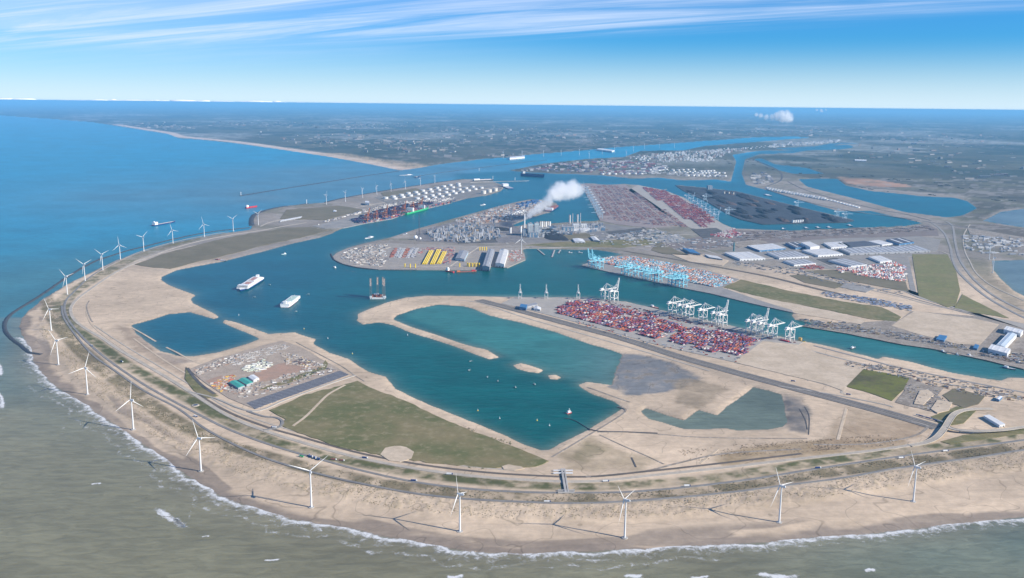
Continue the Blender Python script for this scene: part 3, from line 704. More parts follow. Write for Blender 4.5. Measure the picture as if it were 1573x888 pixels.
ribbon('asphalt_road', [(290, 602), (330, 612), (388, 632), (440, 614), (500, 592), (545, 577)], 8, M_YARD, z=5.05)
# quays and terminal pavements
plot('container_quay', [(790, 456.4), (830, 456.8), (907, 457.5), (933, 460), (960, 463.6), (992, 470.5), (1026, 479), (1120, 499.5), (1182.5, 514.3), (1236, 524.8), (1222, 532), (1172, 524.5), (1127, 556), (1060, 541), (1000, 527), (905, 500), (820, 478), (770, 466)], M_YARD, 4.4, wall=1)
plot('container_quay', [(893, 407.8), (951, 421.2), (1045.5, 441.8), (1090, 450.3), (1160, 467.2), (1219, 480.2), (1216, 476), (1175, 464), (1110, 442), (1136, 429), (1085, 415), (1010, 399), (970, 392), (940, 394), (903, 404)], M_YARDB, 4.4, wall=1)
plot('wind_yard_quay', [(511, 394), (514.2, 399), (526.4, 405), (546.8, 410), (581.4, 413.8), (660, 414.2), (742, 414.8), (754, 409.3), (779, 411.2), (793, 405), (807, 399), (806, 391), (795, 381), (740, 378), (640, 376), (600, 373), (560, 377), (534.6, 381), (516.3, 389)], ground_mat('wind_yard_ground', (.33, .29, .25), (.27, .245, .22), .02, (.38, .36, .33)), 4.4, wall=1)
plot('container_quay', [(528.6, 350), (560, 343.2), (602.7, 335.8), (621, 329.3), (657.7, 319.8), (694, 311.3), (688, 308), (640, 312), (590, 320), (540, 334), (480, 347), (500, 351)], M_YARDB, 4.6, wall=1)
plot('container_quay', [(1050, 303.5), (1084, 327.3), (1110, 344.3), (1127.7, 351.2), (1095, 357), (1060, 350), (1010, 322), (965, 292), (979.8, 284.2), (1020, 292)], M_YARD, 4.6, wall=1)
plot('container_quay', [(921.5, 338.7), (912.4, 318.5), (896.9, 292.5), (891.7, 282.7), (902, 281.7), (933, 284.2), (960, 283), (1000, 310), (1050, 345), (1000, 350), (950, 345)], ground_mat('rust_grey_yard', (.29, .25, .24), (.24, .20, .195), .004, (.34, .26, .24)), 4.6, wall=1)
plot('coal_terminal', [(1037, 284.5), (1060, 286.5), (1131, 294), (1219, 316), (1312, 338.5), (1300, 341.7), (1252.7, 342.4), (1171.6, 344.6), (1138, 337.2), (1117.6, 328.6), (1084, 308.7), (1050, 293.4)], ground_mat('coal_dust', (.035, .045, .06), (.06, .07, .085), .01, (.10, .10, .11)), 4.2, wall=1)
plot('building_plot', [(1225, 500), (1300, 512), (1380, 528), (1440, 537), (1510, 552), (1573, 567), (1640, 560), (1573, 498), (1530, 488), (1400, 478), (1384, 490), (1340, 494)], M_DIRT, 4.2, 30, .5)
plot('bare_plot', [(1388, 488), (1405, 478), (1500, 490), (1535, 498), (1505, 530), (1470, 528), (1400, 510), (1370, 500)], M_SANDP, 4.6, 31, .6)
plot('grey_yard', [(1352, 430), (1402, 452), (1573, 505), (1573, 497), (1480, 478), (1410, 457)], M_YARD, 4.5)
plot('marshalling_yard', [(1128, 353.5), (1213, 356.5), (1300, 353.5), (1389, 350.2), (1425, 345), (1440, 352), (1442, 362), (1380, 364), (1280, 366), (1180, 374), (1060, 384), (1010, 378), (1060, 366)], ground_mat('track_bed', (.20, .165, .15), (.24, .20, .18), .01, stripes=(R(-2), 60, .3, (.13, .11, .10))), 4.4)
plot('refinery_ground', [(640, 356), (680, 345), (720, 335), (760, 325), (795, 314), (830, 312), (838, 322), (812, 334), (786, 345), (800, 352), (800, 372), (720, 374), (640, 370)], ground_mat('refinery_soil', (.155, .145, .15), (.21, .195, .19), .012, (.28, .26, .25)), 4.5)
plot('power_station_ground', [(800, 352), (846, 346), (920, 342), (990, 352), (1000, 362), (900, 372), (800, 373)], ground_mat('plant_ground', (.19, .18, .185), (.25, .235, .22), .012, (.15, .155, .10)), 4.5)
plot('warehouse_plot', [(1110, 388), (1180, 368), (1300, 362), (1400, 361), (1445, 368), (1440, 385), (1395, 395), (1392, 432), (1300, 413), (1225, 413), (1130, 402)], ground_mat('park_ground', (.25, .235, .22), (.30, .28, .26), .01, (.16, .155, .10)), 4.3)
plot('tank_farm_ground', [(575, 303), (620, 294), (680, 285), (712, 281), (760, 282), (774, 287), (767, 293), (740, 301), (690, 309), (640, 311), (600, 314)], ground_mat('tank_ground', (.24, .225, .21), (.19, .18, .165), .01), 4.5)

# roads and railways
ribbon('coast_road', [(95, 470), (100, 492), (137, 540), (176, 569), (219, 599), (274, 628), (313.5, 657.6), (372, 689), (431, 712), (498, 731), (556.7, 745), (635, 759.5), (713.5, 768), (792, 772.5), (900, 775), (1035, 767.3), (1133, 757.5), (1192, 749.6), (1300, 736), (1385, 720), (1503, 704.6), (1573, 693), (1750, 668)], 8.5, M_ASPH, .8)
ribbon('inner_road', [(380, 350.5), (300, 364), (235, 380), (185, 399), (142, 423), (115, 447), (100, 465), (103, 488), (125, 516), (150, 540), (180, 563), (220, 590), (262, 614), (300, 634), (350, 659), (420, 685), (500, 708), (560, 724), (640, 741), (720, 751), (800, 756), (868, 757), (960, 756), (1050, 749), (1150, 737), (1250, 721), (1350, 706), (1450, 692), (1573, 676), (1750, 650)], 10, M_ASPH, .7)
HAUL = [(470, 342), (440, 347), (400, 354), (355, 361), (311, 369.4), (259, 383.7), (207, 404.4), (175, 420), (135, 447), (116, 462), (108.5, 476), (115, 492), (135, 507), (157.6, 520), (184, 538), (250, 576), (298, 606), (352.7, 640), (411, 663.4), (455, 677), (500, 690), (556.7, 704.6), (635, 719.5), (713.5, 730), (792, 736.5), (900, 740), (996, 731), (1113.5, 718.3), (1231, 704.6), (1307, 696.5), (1365.6, 689), (1405, 682.5)]
ribbon('haul_road', HAUL, 15, M_HAUL, .7)
ribbon('railway_line', [(300, 604), (352.7, 634), (411, 656.5), (455, 669), (500, 682), (556.7, 697), (635, 712), (713.5, 722.5), (792, 729), (900, 732.5), (996, 724), (1113.5, 711), (1231, 697)], 11, M_RAIL, .6)
ribbon('service_road', [(145, 500), (190, 530), (250, 566), (300, 596), (352.7, 628), (411, 650), (455, 663), (510, 678), (556.7, 690), (640, 706), (713.5, 716), (792, 723)], 6, M_HAUL, .7)
ribbon('sand_track', [(1231, 690), (1113, 697), (1040, 712), (990, 724), (900, 733)], 9, M_DIRT, .6)
ribbon('sand_track', [(1250, 683), (1330, 682), (1400, 671), (1425, 655), (1400, 648)], 9, M_DIRT, .6)
BAND = [(735, 461), (770, 470), (803.6, 479), (881, 500), (959, 521), (1036.8, 546), (1100, 564), (1151, 578), (1252.7, 605), (1354, 632), (1440, 657)]
ribbon('railway_corridor', BAND, 62, M_RAIL, .5)
for o_, w_, m_ in ((22, 9, M_ASPH), (-23, 7, M_ASPH), (8, 3.2, M_YARD), (-4, 3.2, M_YARD), (-12, 3.2, M_YARD)):
    ribbon('service_road' if m_ is M_ASPH else 'railway_track', BAND, w_, m_, .9, off=o_)
ribbon('service_road', [(700, 461), (740, 466), (800, 486), (870, 506), (940, 526), (1010, 546), (1090, 570)], 10, M_HAUL, .8)
ribbon('service_road', [(1195, 593), (1260, 603), (1300, 610), (1360, 622), (1372, 626)], 8, M_YARD, .9)
ribbon('canal_side_road', [(1236, 536), (1300, 553), (1370, 570), (1440, 587), (1500, 598), (1573, 615)], 10, M_YARD, .9)
ribbon('canal_side_road', [(1250, 531), (1320, 549), (1370, 562), (1440, 577), (1500, 589), (1573, 603), (1620, 611)], 12, M_YARDB, .9)
ribbon('terminal_road', [(1100, 399), (1180, 407), (1240, 420), (1300, 437), (1380, 455), (1420, 466), (1500, 484), (1573, 504)], 14, M_HAUL, .9)
ribbon('railway_corridor', [(960, 386), (1040, 399), (1100, 410), (1180, 425), (1260, 445), (1340, 462), (1400, 474)], 34, M_RAIL, .6)
ribbon('terminal_road', [(1120, 397), (1180, 402), (1225, 416), (1300, 432), (1400, 458), (1480, 480), (1573, 503)], 9, M_ASPH, 1.0)
ribbon('terminal_road', [(1388, 387), (1393, 400), (1398, 425), (1404, 452)], 28, M_YARDB, .9)
ribbon('motorway', [(1408, 340), (1428, 341), (1448.6, 356), (1458.8, 376.5), (1463, 396.8), (1470, 414), (1482, 428), (1506, 449), (1533, 467), (1573, 488), (1620, 508)], 16, M_YARDB, 1.2)
ribbon('motorway', [(1452, 340), (1463, 347), (1467, 370), (1473, 395), (1484, 414), (1500, 433), (1528, 455), (1573, 478), (1620, 495)], 16, M_YARDB, 1.2)
ribbon('slip_road', [(1490, 345), (1480, 362), (1482, 385), (1490, 402), (1500, 420), (1525, 440), (1573, 462)], 8, M_HAUL, 1.2)
ribbon('dike_road', [(1178, 291), (1232, 308), (1300, 323), (1360, 331), (1400, 337), (1440, 343), (1500, 352), (1573, 366), (1640, 378)], 22, M_ASPH, 1.2)
ribbon('dike_road', [(1210, 279), (1240, 293), (1300, 310), (1350, 322), (1390, 329), (1430, 339)], 14, M_DARKG, 1.2)
ribbon('dike_road', [(1178, 286), (1200, 276), (1196, 262), (1170, 250), (1152, 243)], 24, M_DARKG, 1.2)
ribbon('slip_road', [(1460, 392), (1440, 385), (1410, 384), (1300, 392), (1250, 397)], 10, M_HAUL, 1.0)
for pts in ([(880, 376), (960, 368), (1060, 360), (1180, 360), (1300, 358), (1420, 352)], [(640, 376), (720, 378), (800, 378), (880, 374), (960, 366)], [(985, 348), (1010, 362), (1045, 379), (1090, 395)], [(1000, 352), (1060, 376), (1100, 390)], [(700, 380), (800, 381.5), (900, 379), (960, 380), (1000, 384)], [(870, 368), (900, 356), (960, 350)], [(770, 348), (795, 374)], [(757, 350), (780, 375)]):
    ribbon('terminal_road', pts, 16, M_YARD if pts[0][0] != 985 else M_DARKG, .9)
plot('grass_verge', [(800, 377), (870, 371), (990, 367), (1010, 374), (960, 380), (880, 379)], M_GR, 4.9, 40, .5)
plot('grass_verge', [(1000, 384), (1012, 370), (1040, 385), (1060, 392), (1020, 390)], M_GR3, 4.9, 41, .5)
plot('bare_plot', [(1030, 390), (1085, 391), (1120, 400), (1110, 408), (1060, 402)], M_SANDP, 4.9, 42, .5)

# elevated flyover of the coast road
fly = empty('flyover', G(1470, 640), label='pale concrete flyover curving over the railway at the right edge of the beach road', cat='flyover')
inv = Matrix.Translation(fly.location).inverted()


def deck(pix, width, hs, name='deck'):
    P = smooth([tuple(G(p[0], p[1], p[2] if len(p) > 2 else 4))[:3] for p in pix], 5); P = [Vector(p) for p in P]; b = MB(); rows = []
    for i, p in enumerate(P):
        t = (P[min(i + 1, len(P) - 1)] - P[max(i - 1, 0)]); t.z = 0; t.normalize(); nn = Vector((-t.y, t.x, 0)); w = width / 2
        q = inv @ p
        rows.append([q + nn * w + Vector((0, 0, 1)), q + nn * w * .93 + Vector((0, 0, 1)), q + nn * w * .93, q - nn * w * .93, q - nn * w * .93 + Vector((0, 0, 1)), q - nn * w + Vector((0, 0, 1)), q - nn * w - Vector((0, 0, 1.6)), q + nn * w - Vector((0, 0, 1.6))])
    b.loft(rows, sm=False); b.build(name, M_HAUL, fly)
    pr = MB()
    k = 0
    for i in range(6, len(P) - 2, 6):
        q = inv @ P[i]
        if P[i].z > 7:
            pr = MB(); pr.box((q.x, q.y, -fly.location.z + 1), (3, 3, P[i].z - 2.6)); pr.build('pier', CONC, fly)


deck([(1398, 684, 4.5), (1420, 680, 6), (1438, 672, 9), (1450, 659, 12), (1458, 646, 12), (1466, 636, 11), (1480, 630, 9), (1500, 628, 7), (1525, 628, 5)], 20, 0)
deck([(1456, 655.5, 12.2), (1470, 660, 12), (1500, 662, 12), (1540, 660, 12), (1573, 655.5, 11), (1640, 646, 9)], 17, 0)

# ------------------------------------------------------------------ surf, wakes and rock dams
fm, nt = newmat('sea_foam')
g = N(nt, 'ShaderNodeNewGeometry'); at_ = N(nt, 'ShaderNodeAttribute', attribute_name='Col')
n1 = N(nt, 'ShaderNodeTexNoise', _Scale=.045, _Detail=8.0, _Roughness=.75, _Distortion=.5); nt.links.new(g.outputs['Position'], n1.inputs[0])
sx_ = N(nt, 'ShaderNodeSeparateColor'); nt.links.new(at_.outputs[0], sx_.inputs[0])
al = SSTEP(nt, MATH(nt, 'ADD', n1.outputs[0], MATH(nt, 'SUBTRACT', sx_.outputs[0], .5)), .52, .80, 0, .9)
b = N(nt, 'ShaderNodeBsdfPrincipled', _Roughness=.8); b.inputs[0].default_value = (.74, .75, .74, 1)
tr = N(nt, 'ShaderNodeBsdfTransparent'); mx = N(nt, 'ShaderNodeMixShader'); nt.links.new(al, mx.inputs[0]); nt.links.new(tr.outputs[0], mx.inputs[1]); nt.links.new(b.outputs[0], mx.inputs[2])
o = N(nt, 'ShaderNodeOutputMaterial'); nt.links.new(mx.outputs[0], o.inputs[0])


def foam_strip(name, P, prof, z=.18, wob=0, seed=1, edge_fade=True, dens=1.0):
    """strip along P (world xy); prof = [(offset, weight)]"""
    rr = random.Random(seed); V = []; C = []; n = len(prof); m = len(P); ph = rr.random() * 9
    for i, p in enumerate(P):
        t = (P[min(i + 1, m - 1)] - P[max(i - 1, 0)]).normalized(); nn = Vector((-t.y, t.x))
        w0 = wob * (math.sin(i * .31 + ph) + .6 * math.sin(i * .83 + 2 * ph) + .7 * (rr.random() - .5)); ef = min(1, i / 4, (m - 1 - i) / 4) if edge_fade else 1
        for of, wt in prof:
            q = p + nn * (of + w0); V.append((q.x, q.y, z)); C.append(((wt * dens - .0) * ef,) * 3)
    Fq = [(i * n + k, (i + 1) * n + k, (i + 1) * n + k + 1, i * n + k + 1) for i in range(m - 1) for k in range(n - 1)]
    return tag(raw_mesh(name, V, Fq, fm, [('Col', 'POINT', np.array(C))]), kind='stuff')


cs = [Vector(p) for p in smooth([tuple(G(p[0], p[1], 0))[:2] for p in COAST[1:34]], 9)]
foam_strip('surf_foam', cs, [(-22, .05), (-11, .44), (0, .74), (9, .66), (20, .56), (32, .54), (46, .46), (66, .1)], .35, 7, 3, dens=1.0)
foam_strip('surf_foam', cs[60:250], [(40, .1), (56, .52), (66, .58), (90, .1)], .2, 12, 4, dens=1.0)
foam_strip('surf_foam', cs[150:255], [(100, .1), (118, .48), (128, .52), (150, .1)], .2, 20, 14, dens=.95)
for (a, b_, wd_, sd) in (((222, 772), (300, 822), 34, 5), ((262, 790), (296, 818), 26, 15), ((134, 745), (161, 741), 20, 6), ((676, 886), (722, 884), 26, 7), ((1140, 884), (1250, 885), 40, 8), ((1320, 876), (1352, 876), 22, 9), ((948, 886), (1000, 886), 30, 10), ((-6, 540), (2, 590), 34, 11), ((-4, 590), (6, 640), 26, 12), ((395, 862), (440, 858), 12, 13), ((305, 826), (326, 822), 12, 14), ((1050, 887), (1100, 886), 20, 16)):
    A_, B_ = G(a[0], a[1], 0), G(b_[0], b_[1], 0); A_ = Vector(A_[:2]); B_ = Vector(B_[:2])
    P_ = [A_.lerp(B_, k / 14) for k in range(15)]
    foam_strip('breaking_wave', P_, [(-wd_ * .7, 0), (-wd_ * .3, .6), (wd_ * .1, .78), (wd_ * .35, .5), (wd_ * .7, 0)], .2, wd_ * .12, sd, True, 1.05)
# streaks behind the moving vessels
for a, b_, w_, sd, dn in (((235, 345.5), (60, 378), 60, 1, .55), ((377, 319), (275, 335), 40, 2, .55), ((560, 367), (500, 388), 26, 3, .62), ((513, 411), (560, 421), 16, 4, .68), ((410, 424.5), (440, 424), 14, 5, .6), ((600, 343), (660, 332), 26, 6, .62), ((714, 318.5), (745, 314), 26, 7, .7), ((470, 440), (500, 446), 14, 8, .52), ((490, 388), (492, 402), 12, 9, .5), ((800, 646), (860, 637), 6, 10, .55)):
    A_, B_ = Vector(G(*a, 0)[:2]), Vector(G(*b_, 0)[:2]); P_ = [A_.lerp(B_, k / 16) for k in range(17)]
    foam_strip('boat_wake', P_, [(-w_ * .5, .0), (-w_ * .15, .7), (w_ * .15, .7), (w_ * .5, .0)], .2, 0, sd, True, dn * 1.15)


def rock_dam(name, pix, width, top, label, seed=1, n=6, group=None):
    r = random.Random(seed); P = [Vector((p[0], p[1], 0)) for p in smooth([tuple(G(p[0], p[1], 0))[:2] for p in pix], n)]
    Q = []
    for i in range(len(P) - 1):
        k_ = max(1, int((P[i + 1] - P[i]).length / (width * .45)))
        Q += [P[i].lerp(P[i + 1], k / k_) for k in range(k_)]
    Q.append(P[-1]); rows = []
    for i, p in enumerate(Q):
        t = (Q[min(i + 1, len(Q) - 1)] - Q[max(i - 1, 0)]).normalized(); nn = Vector((-t.y, t.x, 0)); w = width / 2
        j = lambda a: (r.random() - .5) * a
        rows.append([p + nn * (w + j(w * .3)) + Vector((0, 0, -3)), p + nn * (w * .55 + j(w * .2)) + Vector((0, 0, top * .55 + j(1.5))), p + nn * (w * .2) + Vector((0, 0, top + j(1.2))),
                     p - nn * (w * .2) + Vector((0, 0, top + j(1.2))), p - nn * (w * .55 + j(w * .2)) + Vector((0, 0, top * .55 + j(1.5))), p - nn * (w + j(w * .3)) + Vector((0, 0, -3))])
    return tag(MB().loft(rows, sm=False).build(name, ROCK), label, 'breakwater', group)


rock_dam('stone_breakwater', [(64, 545), (54, 543.5), (45, 541.6), (33.8, 532.6), (20, 522.5), (10, 512), (6.8, 503), (9, 492), (18, 482), (31.5, 473), (56, 458), (79, 442.5), (97, 430), (119, 416), (145, 402), (168, 394), (197, 385), (220, 379.5), (259, 369.5), (300, 360.5), (340, 354.5), (383, 350)], 26, 4.5, 'dark curved block breakwater standing off the bend of the beach', 2)
rock_dam('stone_breakwater', [(369, 301), (430, 291), (500, 280), (560, 270.5), (612, 263)], 42, 5, 'long straight dark breakwater reaching into the open sea from the far dune coast', 3)
rock_dam('stone_breakwater', [(634, 272), (680, 265), (740, 257.5), (800, 250), (840, 246)], 30, 4, 'thin dark dividing dam along the middle of the far river mouth', 4)
rock_dam('stone_breakwater', [(441, 318), (458, 315), (473, 312.5)], 30, 4, 'short dark rock mole with a beacon beside the northern headland', 5)
rock_dam('stone_revetment', [(387, 347), (386.5, 338), (391, 330), (403, 325), (420, 320.5), (440, 317)], 60, 7, 'dark stone slope wrapping the rounded tip of the headland', 6)
rock_dam('stone_revetment', [(508, 390), (510, 395), (514, 400), (526.4, 406), (546.8, 411), (581.4, 414.6), (640, 415.2)], 18, 4, 'dark stone slope round the nose of the wind yard', 7)
rock_dam('stone_revetment', [(500, 311), (530, 304), (575, 296), (620, 288.5), (680, 279.5), (712, 275.5)], 46, 6, 'dark stone slope along the seaward side of the tank farm', 8)

# ================================================================== THINGS
def nth(i):
    tens = {20: 'twent', 30: 'thirt', 40: 'fort'}
    if i < 16: return ORD[i]
    i += 1
    if i < 20: return {17: 'seventeenth', 18: 'eighteenth', 19: 'nineteenth'}[i]
    t = i // 10 * 10
    return tens[t] + 'ieth' if i == t else tens[t] + 'y-' + ORD[i - t - 1]


ORD = ['first', 'second', 'third', 'fourth', 'fifth', 'sixth', 'seventh', 'eighth', 'ninth', 'tenth', 'eleventh', 'twelfth', 'thirteenth', 'fourteenth', 'fifteenth', 'sixteenth']


def mpp(p): return (p.y * _cp + (H - p.z) * _sp) / F


def zat(px, py, extra=0.0):
    q = G(px, py, 3.0); return max(hsurf(q.x, q.y), 3.0) + extra


# ---- wind turbines
def blade_mesh(L=58):
    b = MB(); rings = []
    for k in range(11):
        t = k / 10; z = 1.2 + t * (L - 1.2); ch = 1.8 + 1.4 * math.exp(-((t - .2) / .14) ** 2) if t < .2 else 2.7 * (1 - (t - .2) / .8) + .5; th = 1.9 * (1 - t) ** 1.3 + .16; tw = R(22) * (1 - t)
        ring = []
        for a in range(8):
            an = 2 * math.pi * a / 8; y = math.cos(an) * ch / 2 - ch * .12; x = math.sin(an) * th / 2
            ring.append(Vector((x * math.cos(tw) - y * math.sin(tw), x * math.sin(tw) + y * math.cos(tw), z)))
        rings.append(ring)
    return b.loft(rings).mesh('blade', TURB)


def make_turbine(hub=95):
    e = empty('wind_turbine', (0, 0, 0))
    b = MB(); b.cyl((0, 0, -3), (0, 0, .9), 8, 7.4, 20); b.build('foundation', CONC, e)
    b = MB(); rings = []
    for k in range(9):
        t = k / 8; r = 2.6 - 1.1 * t
        rings.append([(r * math.cos(2 * math.pi * i / 20), r * math.sin(2 * math.pi * i / 20), t * (hub - 2.4)) for i in range(20)])
    b.loft(rings); tw = b.build('tower', TURB, e)
    b = MB(); b.box((2.92, 0, .9), (.5, 1.8, 2.6)); b.build('door', DARK, tw)
    b = MB(); rings = []
    for x, w, z0, z1 in ((-11, 2.4, hub - 1.0, hub + 1.7), (-9.5, 3.6, hub - 2.0, hub + 2.3), (1, 4.2, hub - 2.5, hub + 2.5), (3.2, 3.2, hub - 1.8, hub + 1.8)):
        rings.append([(x, -w / 2, z0), (x, w / 2, z0), (x, w / 2 * .9, z1), (x, -w / 2 * .9, z1)])
    b.loft(rings, sm=False); b.box((-8.5, 0, hub + 2.2), (2, 2.2, 1.4)); b.bar((-10, .6, hub + 2), (-10, .6, hub + 5), .2); b.build('nacelle', TURB, e)
    b = MB(); b.loft([[(x, r * math.cos(2 * math.pi * i / 12), hub + r * math.sin(2 * math.pi * i / 12)) for i in range(12)] for x, r in ((3.1, 1.9), (4.6, 2.1), (6.2, 1.7), (7.2, .4))]); b.build('spinner', TURB, e)
    bm = blade_mesh()
    for k in range(3):
        o = bpy.data.objects.new('blade', bm); COL.objects.link(o); o.parent = e; o.location = (4.9, 0, hub)
    return e


TB = make_turbine(); used_t = [0]


def turbine(px, py, yaw, phase, label, group, z=None, sc=1.0):
    e = TB if not used_t[0] else copy_tree(TB); used_t[0] = 1
    for k_ in ('label', 'group', 'category'):
        if k_ in e: del e[k_]
    zz_ = z if z is not None else zat(px, py) - .3
    p = G(px, py, zz_); e.location = p; e.rotation_euler = (0, 0, R(yaw)); e.scale = (sc, sc, sc); tag(e, label, 'wind turbine', group)
    k = 0
    for c in children_of(e):
        if c.name.startswith('blade'): c.rotation_euler = (R(phase + 120 * k - 90), 0, 0); k += 1
    return e


GT = 'wind turbines along the curved beach and sea wall'
for px, py, yaw, ph, lab in (
        (1402.8, 770.5, 130, 60, 'rightmost white turbine on the wide beach below the flyover'),
        (1196.9, 802.5, 130, 66, 'white turbine on the beach, second from the right edge'),
        (959.5, 826, 145, 54, 'white turbine on the beach seaward of the small road crossing'),
        (706.4, 816.3, 160, 78, 'white turbine in the middle of the beach with one blade straight up'),
        (478.4, 779, 118, 26, 'white turbine on the beach seaward of the parked lorries'),
        (308.8, 723.4, 145, 76, 'white turbine near the surf with a blade leaning up to the left'),
        (205, 659.5, 150, 98, 'white turbine near the surf with a near vertical upper blade'),
        (134.7, 605.8, 140, 110, 'white turbine at the surf just below the end of the block breakwater'),
        (90, 560, 158, 60, 'white turbine on the sand beside the tail of the block breakwater'),
        (78.8, 507.4, 160, 70, 'white turbine on the sharpest bend inside the curved breakwater'),
        (103.6, 452.3, 160, 52, 'white turbine first beyond the bend on the sea wall'),
        (130.8, 431.6, 150, 40, 'white turbine second beyond the bend on the sea wall'),
        (158, 414.8, 150, 42, 'white turbine third beyond the bend on the sea wall'),
        (185, 399, 145, 85, 'white turbine fourth beyond the bend on the sea wall'),
        (221, 385.5, 150, 20, 'white turbine fifth beyond the bend on the sea wall'),
        (265.8, 373.8, 145, 75, 'white turbine sixth beyond the bend on the sea wall'),
        (314, 363.7, 145, 78, 'white turbine seventh beyond the bend on the sea wall'),
        (358.4, 354.6, 145, 30, 'white turbine eighth beyond the bend near the headland'),
        (397, 346, 150, 30, 'white turbine standing at the root of the rounded headland')):
    turbine(px, py, yaw, ph, lab, GT, sc=1.0)
for i, (px, py) in enumerate(((501.5, 314), (530.6, 309.7), (557, 303.7), (578.8, 298.5), (600.8, 294.5), (622.8, 290.5), (645.8, 285.5), (668, 281.5))):
    turbine(px, py, 165, 17 * i + 8, f'{ORD[i]} white turbine from the left on the seaward edge of the tank farm headland', 'wind turbines along the headland shore', z=4.5, sc=.98)
turbine(801, 390, 130, 95, 'tall white turbine on the quay between the wind yard and the power station', None, z=4.4, sc=1.05)
turbine(1519.6, 398.5, 150, 20, 'white turbine on the near shore of the right hand mud pond, left one', 'turbines by the right hand pond', z=3.5, sc=1.0)
turbine(1524.7, 419, 150, 80, 'white turbine by the right hand mud pond, nearer one', 'turbines by the right hand pond', z=3.5, sc=1.0)
for i, (px, py) in enumerate(((773, 243), (802, 241.5), (835, 240.5), (862, 239), (890, 238), (905, 243), (925, 236), (944, 234.5), (962, 241), (973, 232), (990, 229), (1013, 228), (1036, 227))):
    turbine(px, py, 160, 31 * i % 120, f'{ORD[i]} faint turbine from the left in the far row by the river mouth', 'far turbines by the river', z=3.5, sc=1.15)

# ---- storage tanks
def tank_meshes(r, hh, m=WHITE, rm=None):
    b = MB(); n = 28; b.cyl((0, 0, 0), (0, 0, hh), r, r, n, cap=False); sh = b.mesh('shell', m)
    b = MB(); b.cyl((0, 0, hh), (0, 0, hh + r * .07), r * .985, r * .2, n); b.cyl((0, 0, hh + r * .07), (0, 0, hh + r * .07 + 1), r * .06, r * .06, 8); rf = b.mesh('roof', rm or m)
    b = MB()
    for k in range(10):
        a0 = -.9 + k * .09; z0 = k / 10 * hh; a1 = a0 + .09; z1 = (k + 1) / 10 * hh
        b.bar(((r + .8) * math.cos(a0), (r + .8) * math.sin(a0), z0), ((r + .8) * math.cos(a1), (r + .8) * math.sin(a1), z1), 1.2, .5)
    st = b.mesh('stair', STEEL)
    return sh, rf, st


def tank(px, py, T, label, group, z=4.5, name='storage_tank', cat='storage tank', full=True):
    e = empty(name, G(px, py, z), random.random() * .6 - 1.2, label, cat, group)
    for nm, me in zip(('shell', 'roof', 'stair'), T if full else T[:2]):
        o = bpy.data.objects.new(nm, me); COL.objects.link(o); o.parent = e
    return e


TNK = mat('tank_white', (.64, .64, .62), .45, var=.12, scale=.04)
TW_ = tank_meshes(28, 19, TNK)
ROWS = [[(212, 362), (290, 349), (370, 333), (440, 314), (515, 303), (585, 288), (658, 274), (728, 259), (797, 244), (862, 231), (945, 219)],
        [(305, 368), (385, 353), (462, 338), (535, 323), (608, 311), (672, 297), (748, 281), (820, 269), (887, 254), (950, 238)],
        [(530, 367), (605, 350), (680, 336), (745, 321), (818, 304), (885, 292), (952, 275), (1020, 263), (1085, 247)],
        [(632, 374), (705, 359), (778, 346), (845, 329), (912, 314), (980, 300), (1047, 286), (1112, 272), (1175, 259)]]
for r_, row in enumerate(ROWS):
    for i, (x, y) in enumerate(row):
        tank(560 + x / 6.555, 250 + y / 6.555, TW_, f'{ORD[i]} white oil tank from the left in the {("back", "second", "third", "front")[r_]} row of the headland tank farm', 'white oil tanks of the headland tank farm')
TB_ = tank_meshes(29, 36, mat('cream_paint', (.66, .62, .54), .5))
for i, (x, y) in enumerate(((1198, 312), (1255, 298), (1315, 286))): tank(560 + x / 6.555, 250 + y / 6.555, TB_, f'{ORD[i]} of the three big cream tanks at the tip of the headland', 'big cream tanks')
TS_ = tank_meshes(20, 15, TNK); TM_ = tank_meshes(28, 18, TNK)
far_rows = [((860, 263.5 + 5), (872, 268.5), 2), ((998, 268), (1018, 262.5), 3), ((955, 270), (970, 271.5), 2)]
cl_list = []


def cluster(x0, y0, x1, y1, n, rows, dy, dx, T, what, z=4.0, jit=.5):
    g_ = f'white tanks {what}'; rr = random.Random(int(x0 * 7 + y0)); k = 0
    for r_ in range(rows):
        for i in range(n):
            t = i / max(1, n - 1)
            lab = f'{nth(i)} tank, {("back", "middle", "front")[min(2, r_ if rows > 2 else r_ * 2)]} row {what}' if rows > 1 else f'{nth(i)} white tank from the left {what}'
            tank(x0 + (x1 - x0) * t + r_ * dx + rr.uniform(-jit, jit), y0 + (y1 - y0) * t + r_ * dy + rr.uniform(-jit, jit) * .3, T, lab, g_, z, full=False)


cluster(998, 261.5, 1020, 258.5, 5, 2, 2.6, 3, TM_, 'in the left far cluster by the river bend')
cluster(1034, 262.5, 1064, 261, 5, 2, 3.0, 2, TM_, 'in the middle far cluster by the bend')
cluster(1076, 264, 1096, 263, 5, 2, 2.8, 2, TM_, 'in the right far cluster by the bend')
cluster(1055, 266, 1112, 266.5, 8, 2, 4.5, 1, TM_, 'at the terminal left of the side channel')
cluster(925, 268, 985, 267.5, 7, 1, 2, 1, TM_, 'on the near bank of the far terminal')
cluster(976, 244, 994, 247, 4, 3, -2.4, 3, TM_, 'at the left end of the far refinery')
cluster(1012, 243, 1048, 238, 9, 3, -2.4, 3, TS_, 'in the middle of the far refinery')
cluster(1062, 240, 1112, 233, 10, 3, -2.6, 3, TS_, 'at the right end of the far refinery')
cluster(1050, 243, 1092, 246, 8, 1, 2, 2, TS_, 'along the front of the far refinery')
cluster(1178, 289.5, 1266, 305.5, 22, 2, 2.2, 3, TS_, 'along the canal bank left of the long lake')
cluster(1276, 308, 1318, 319, 10, 1, 2, 2, tank_meshes(20, 9), 'on the low canal bank by the long lake')
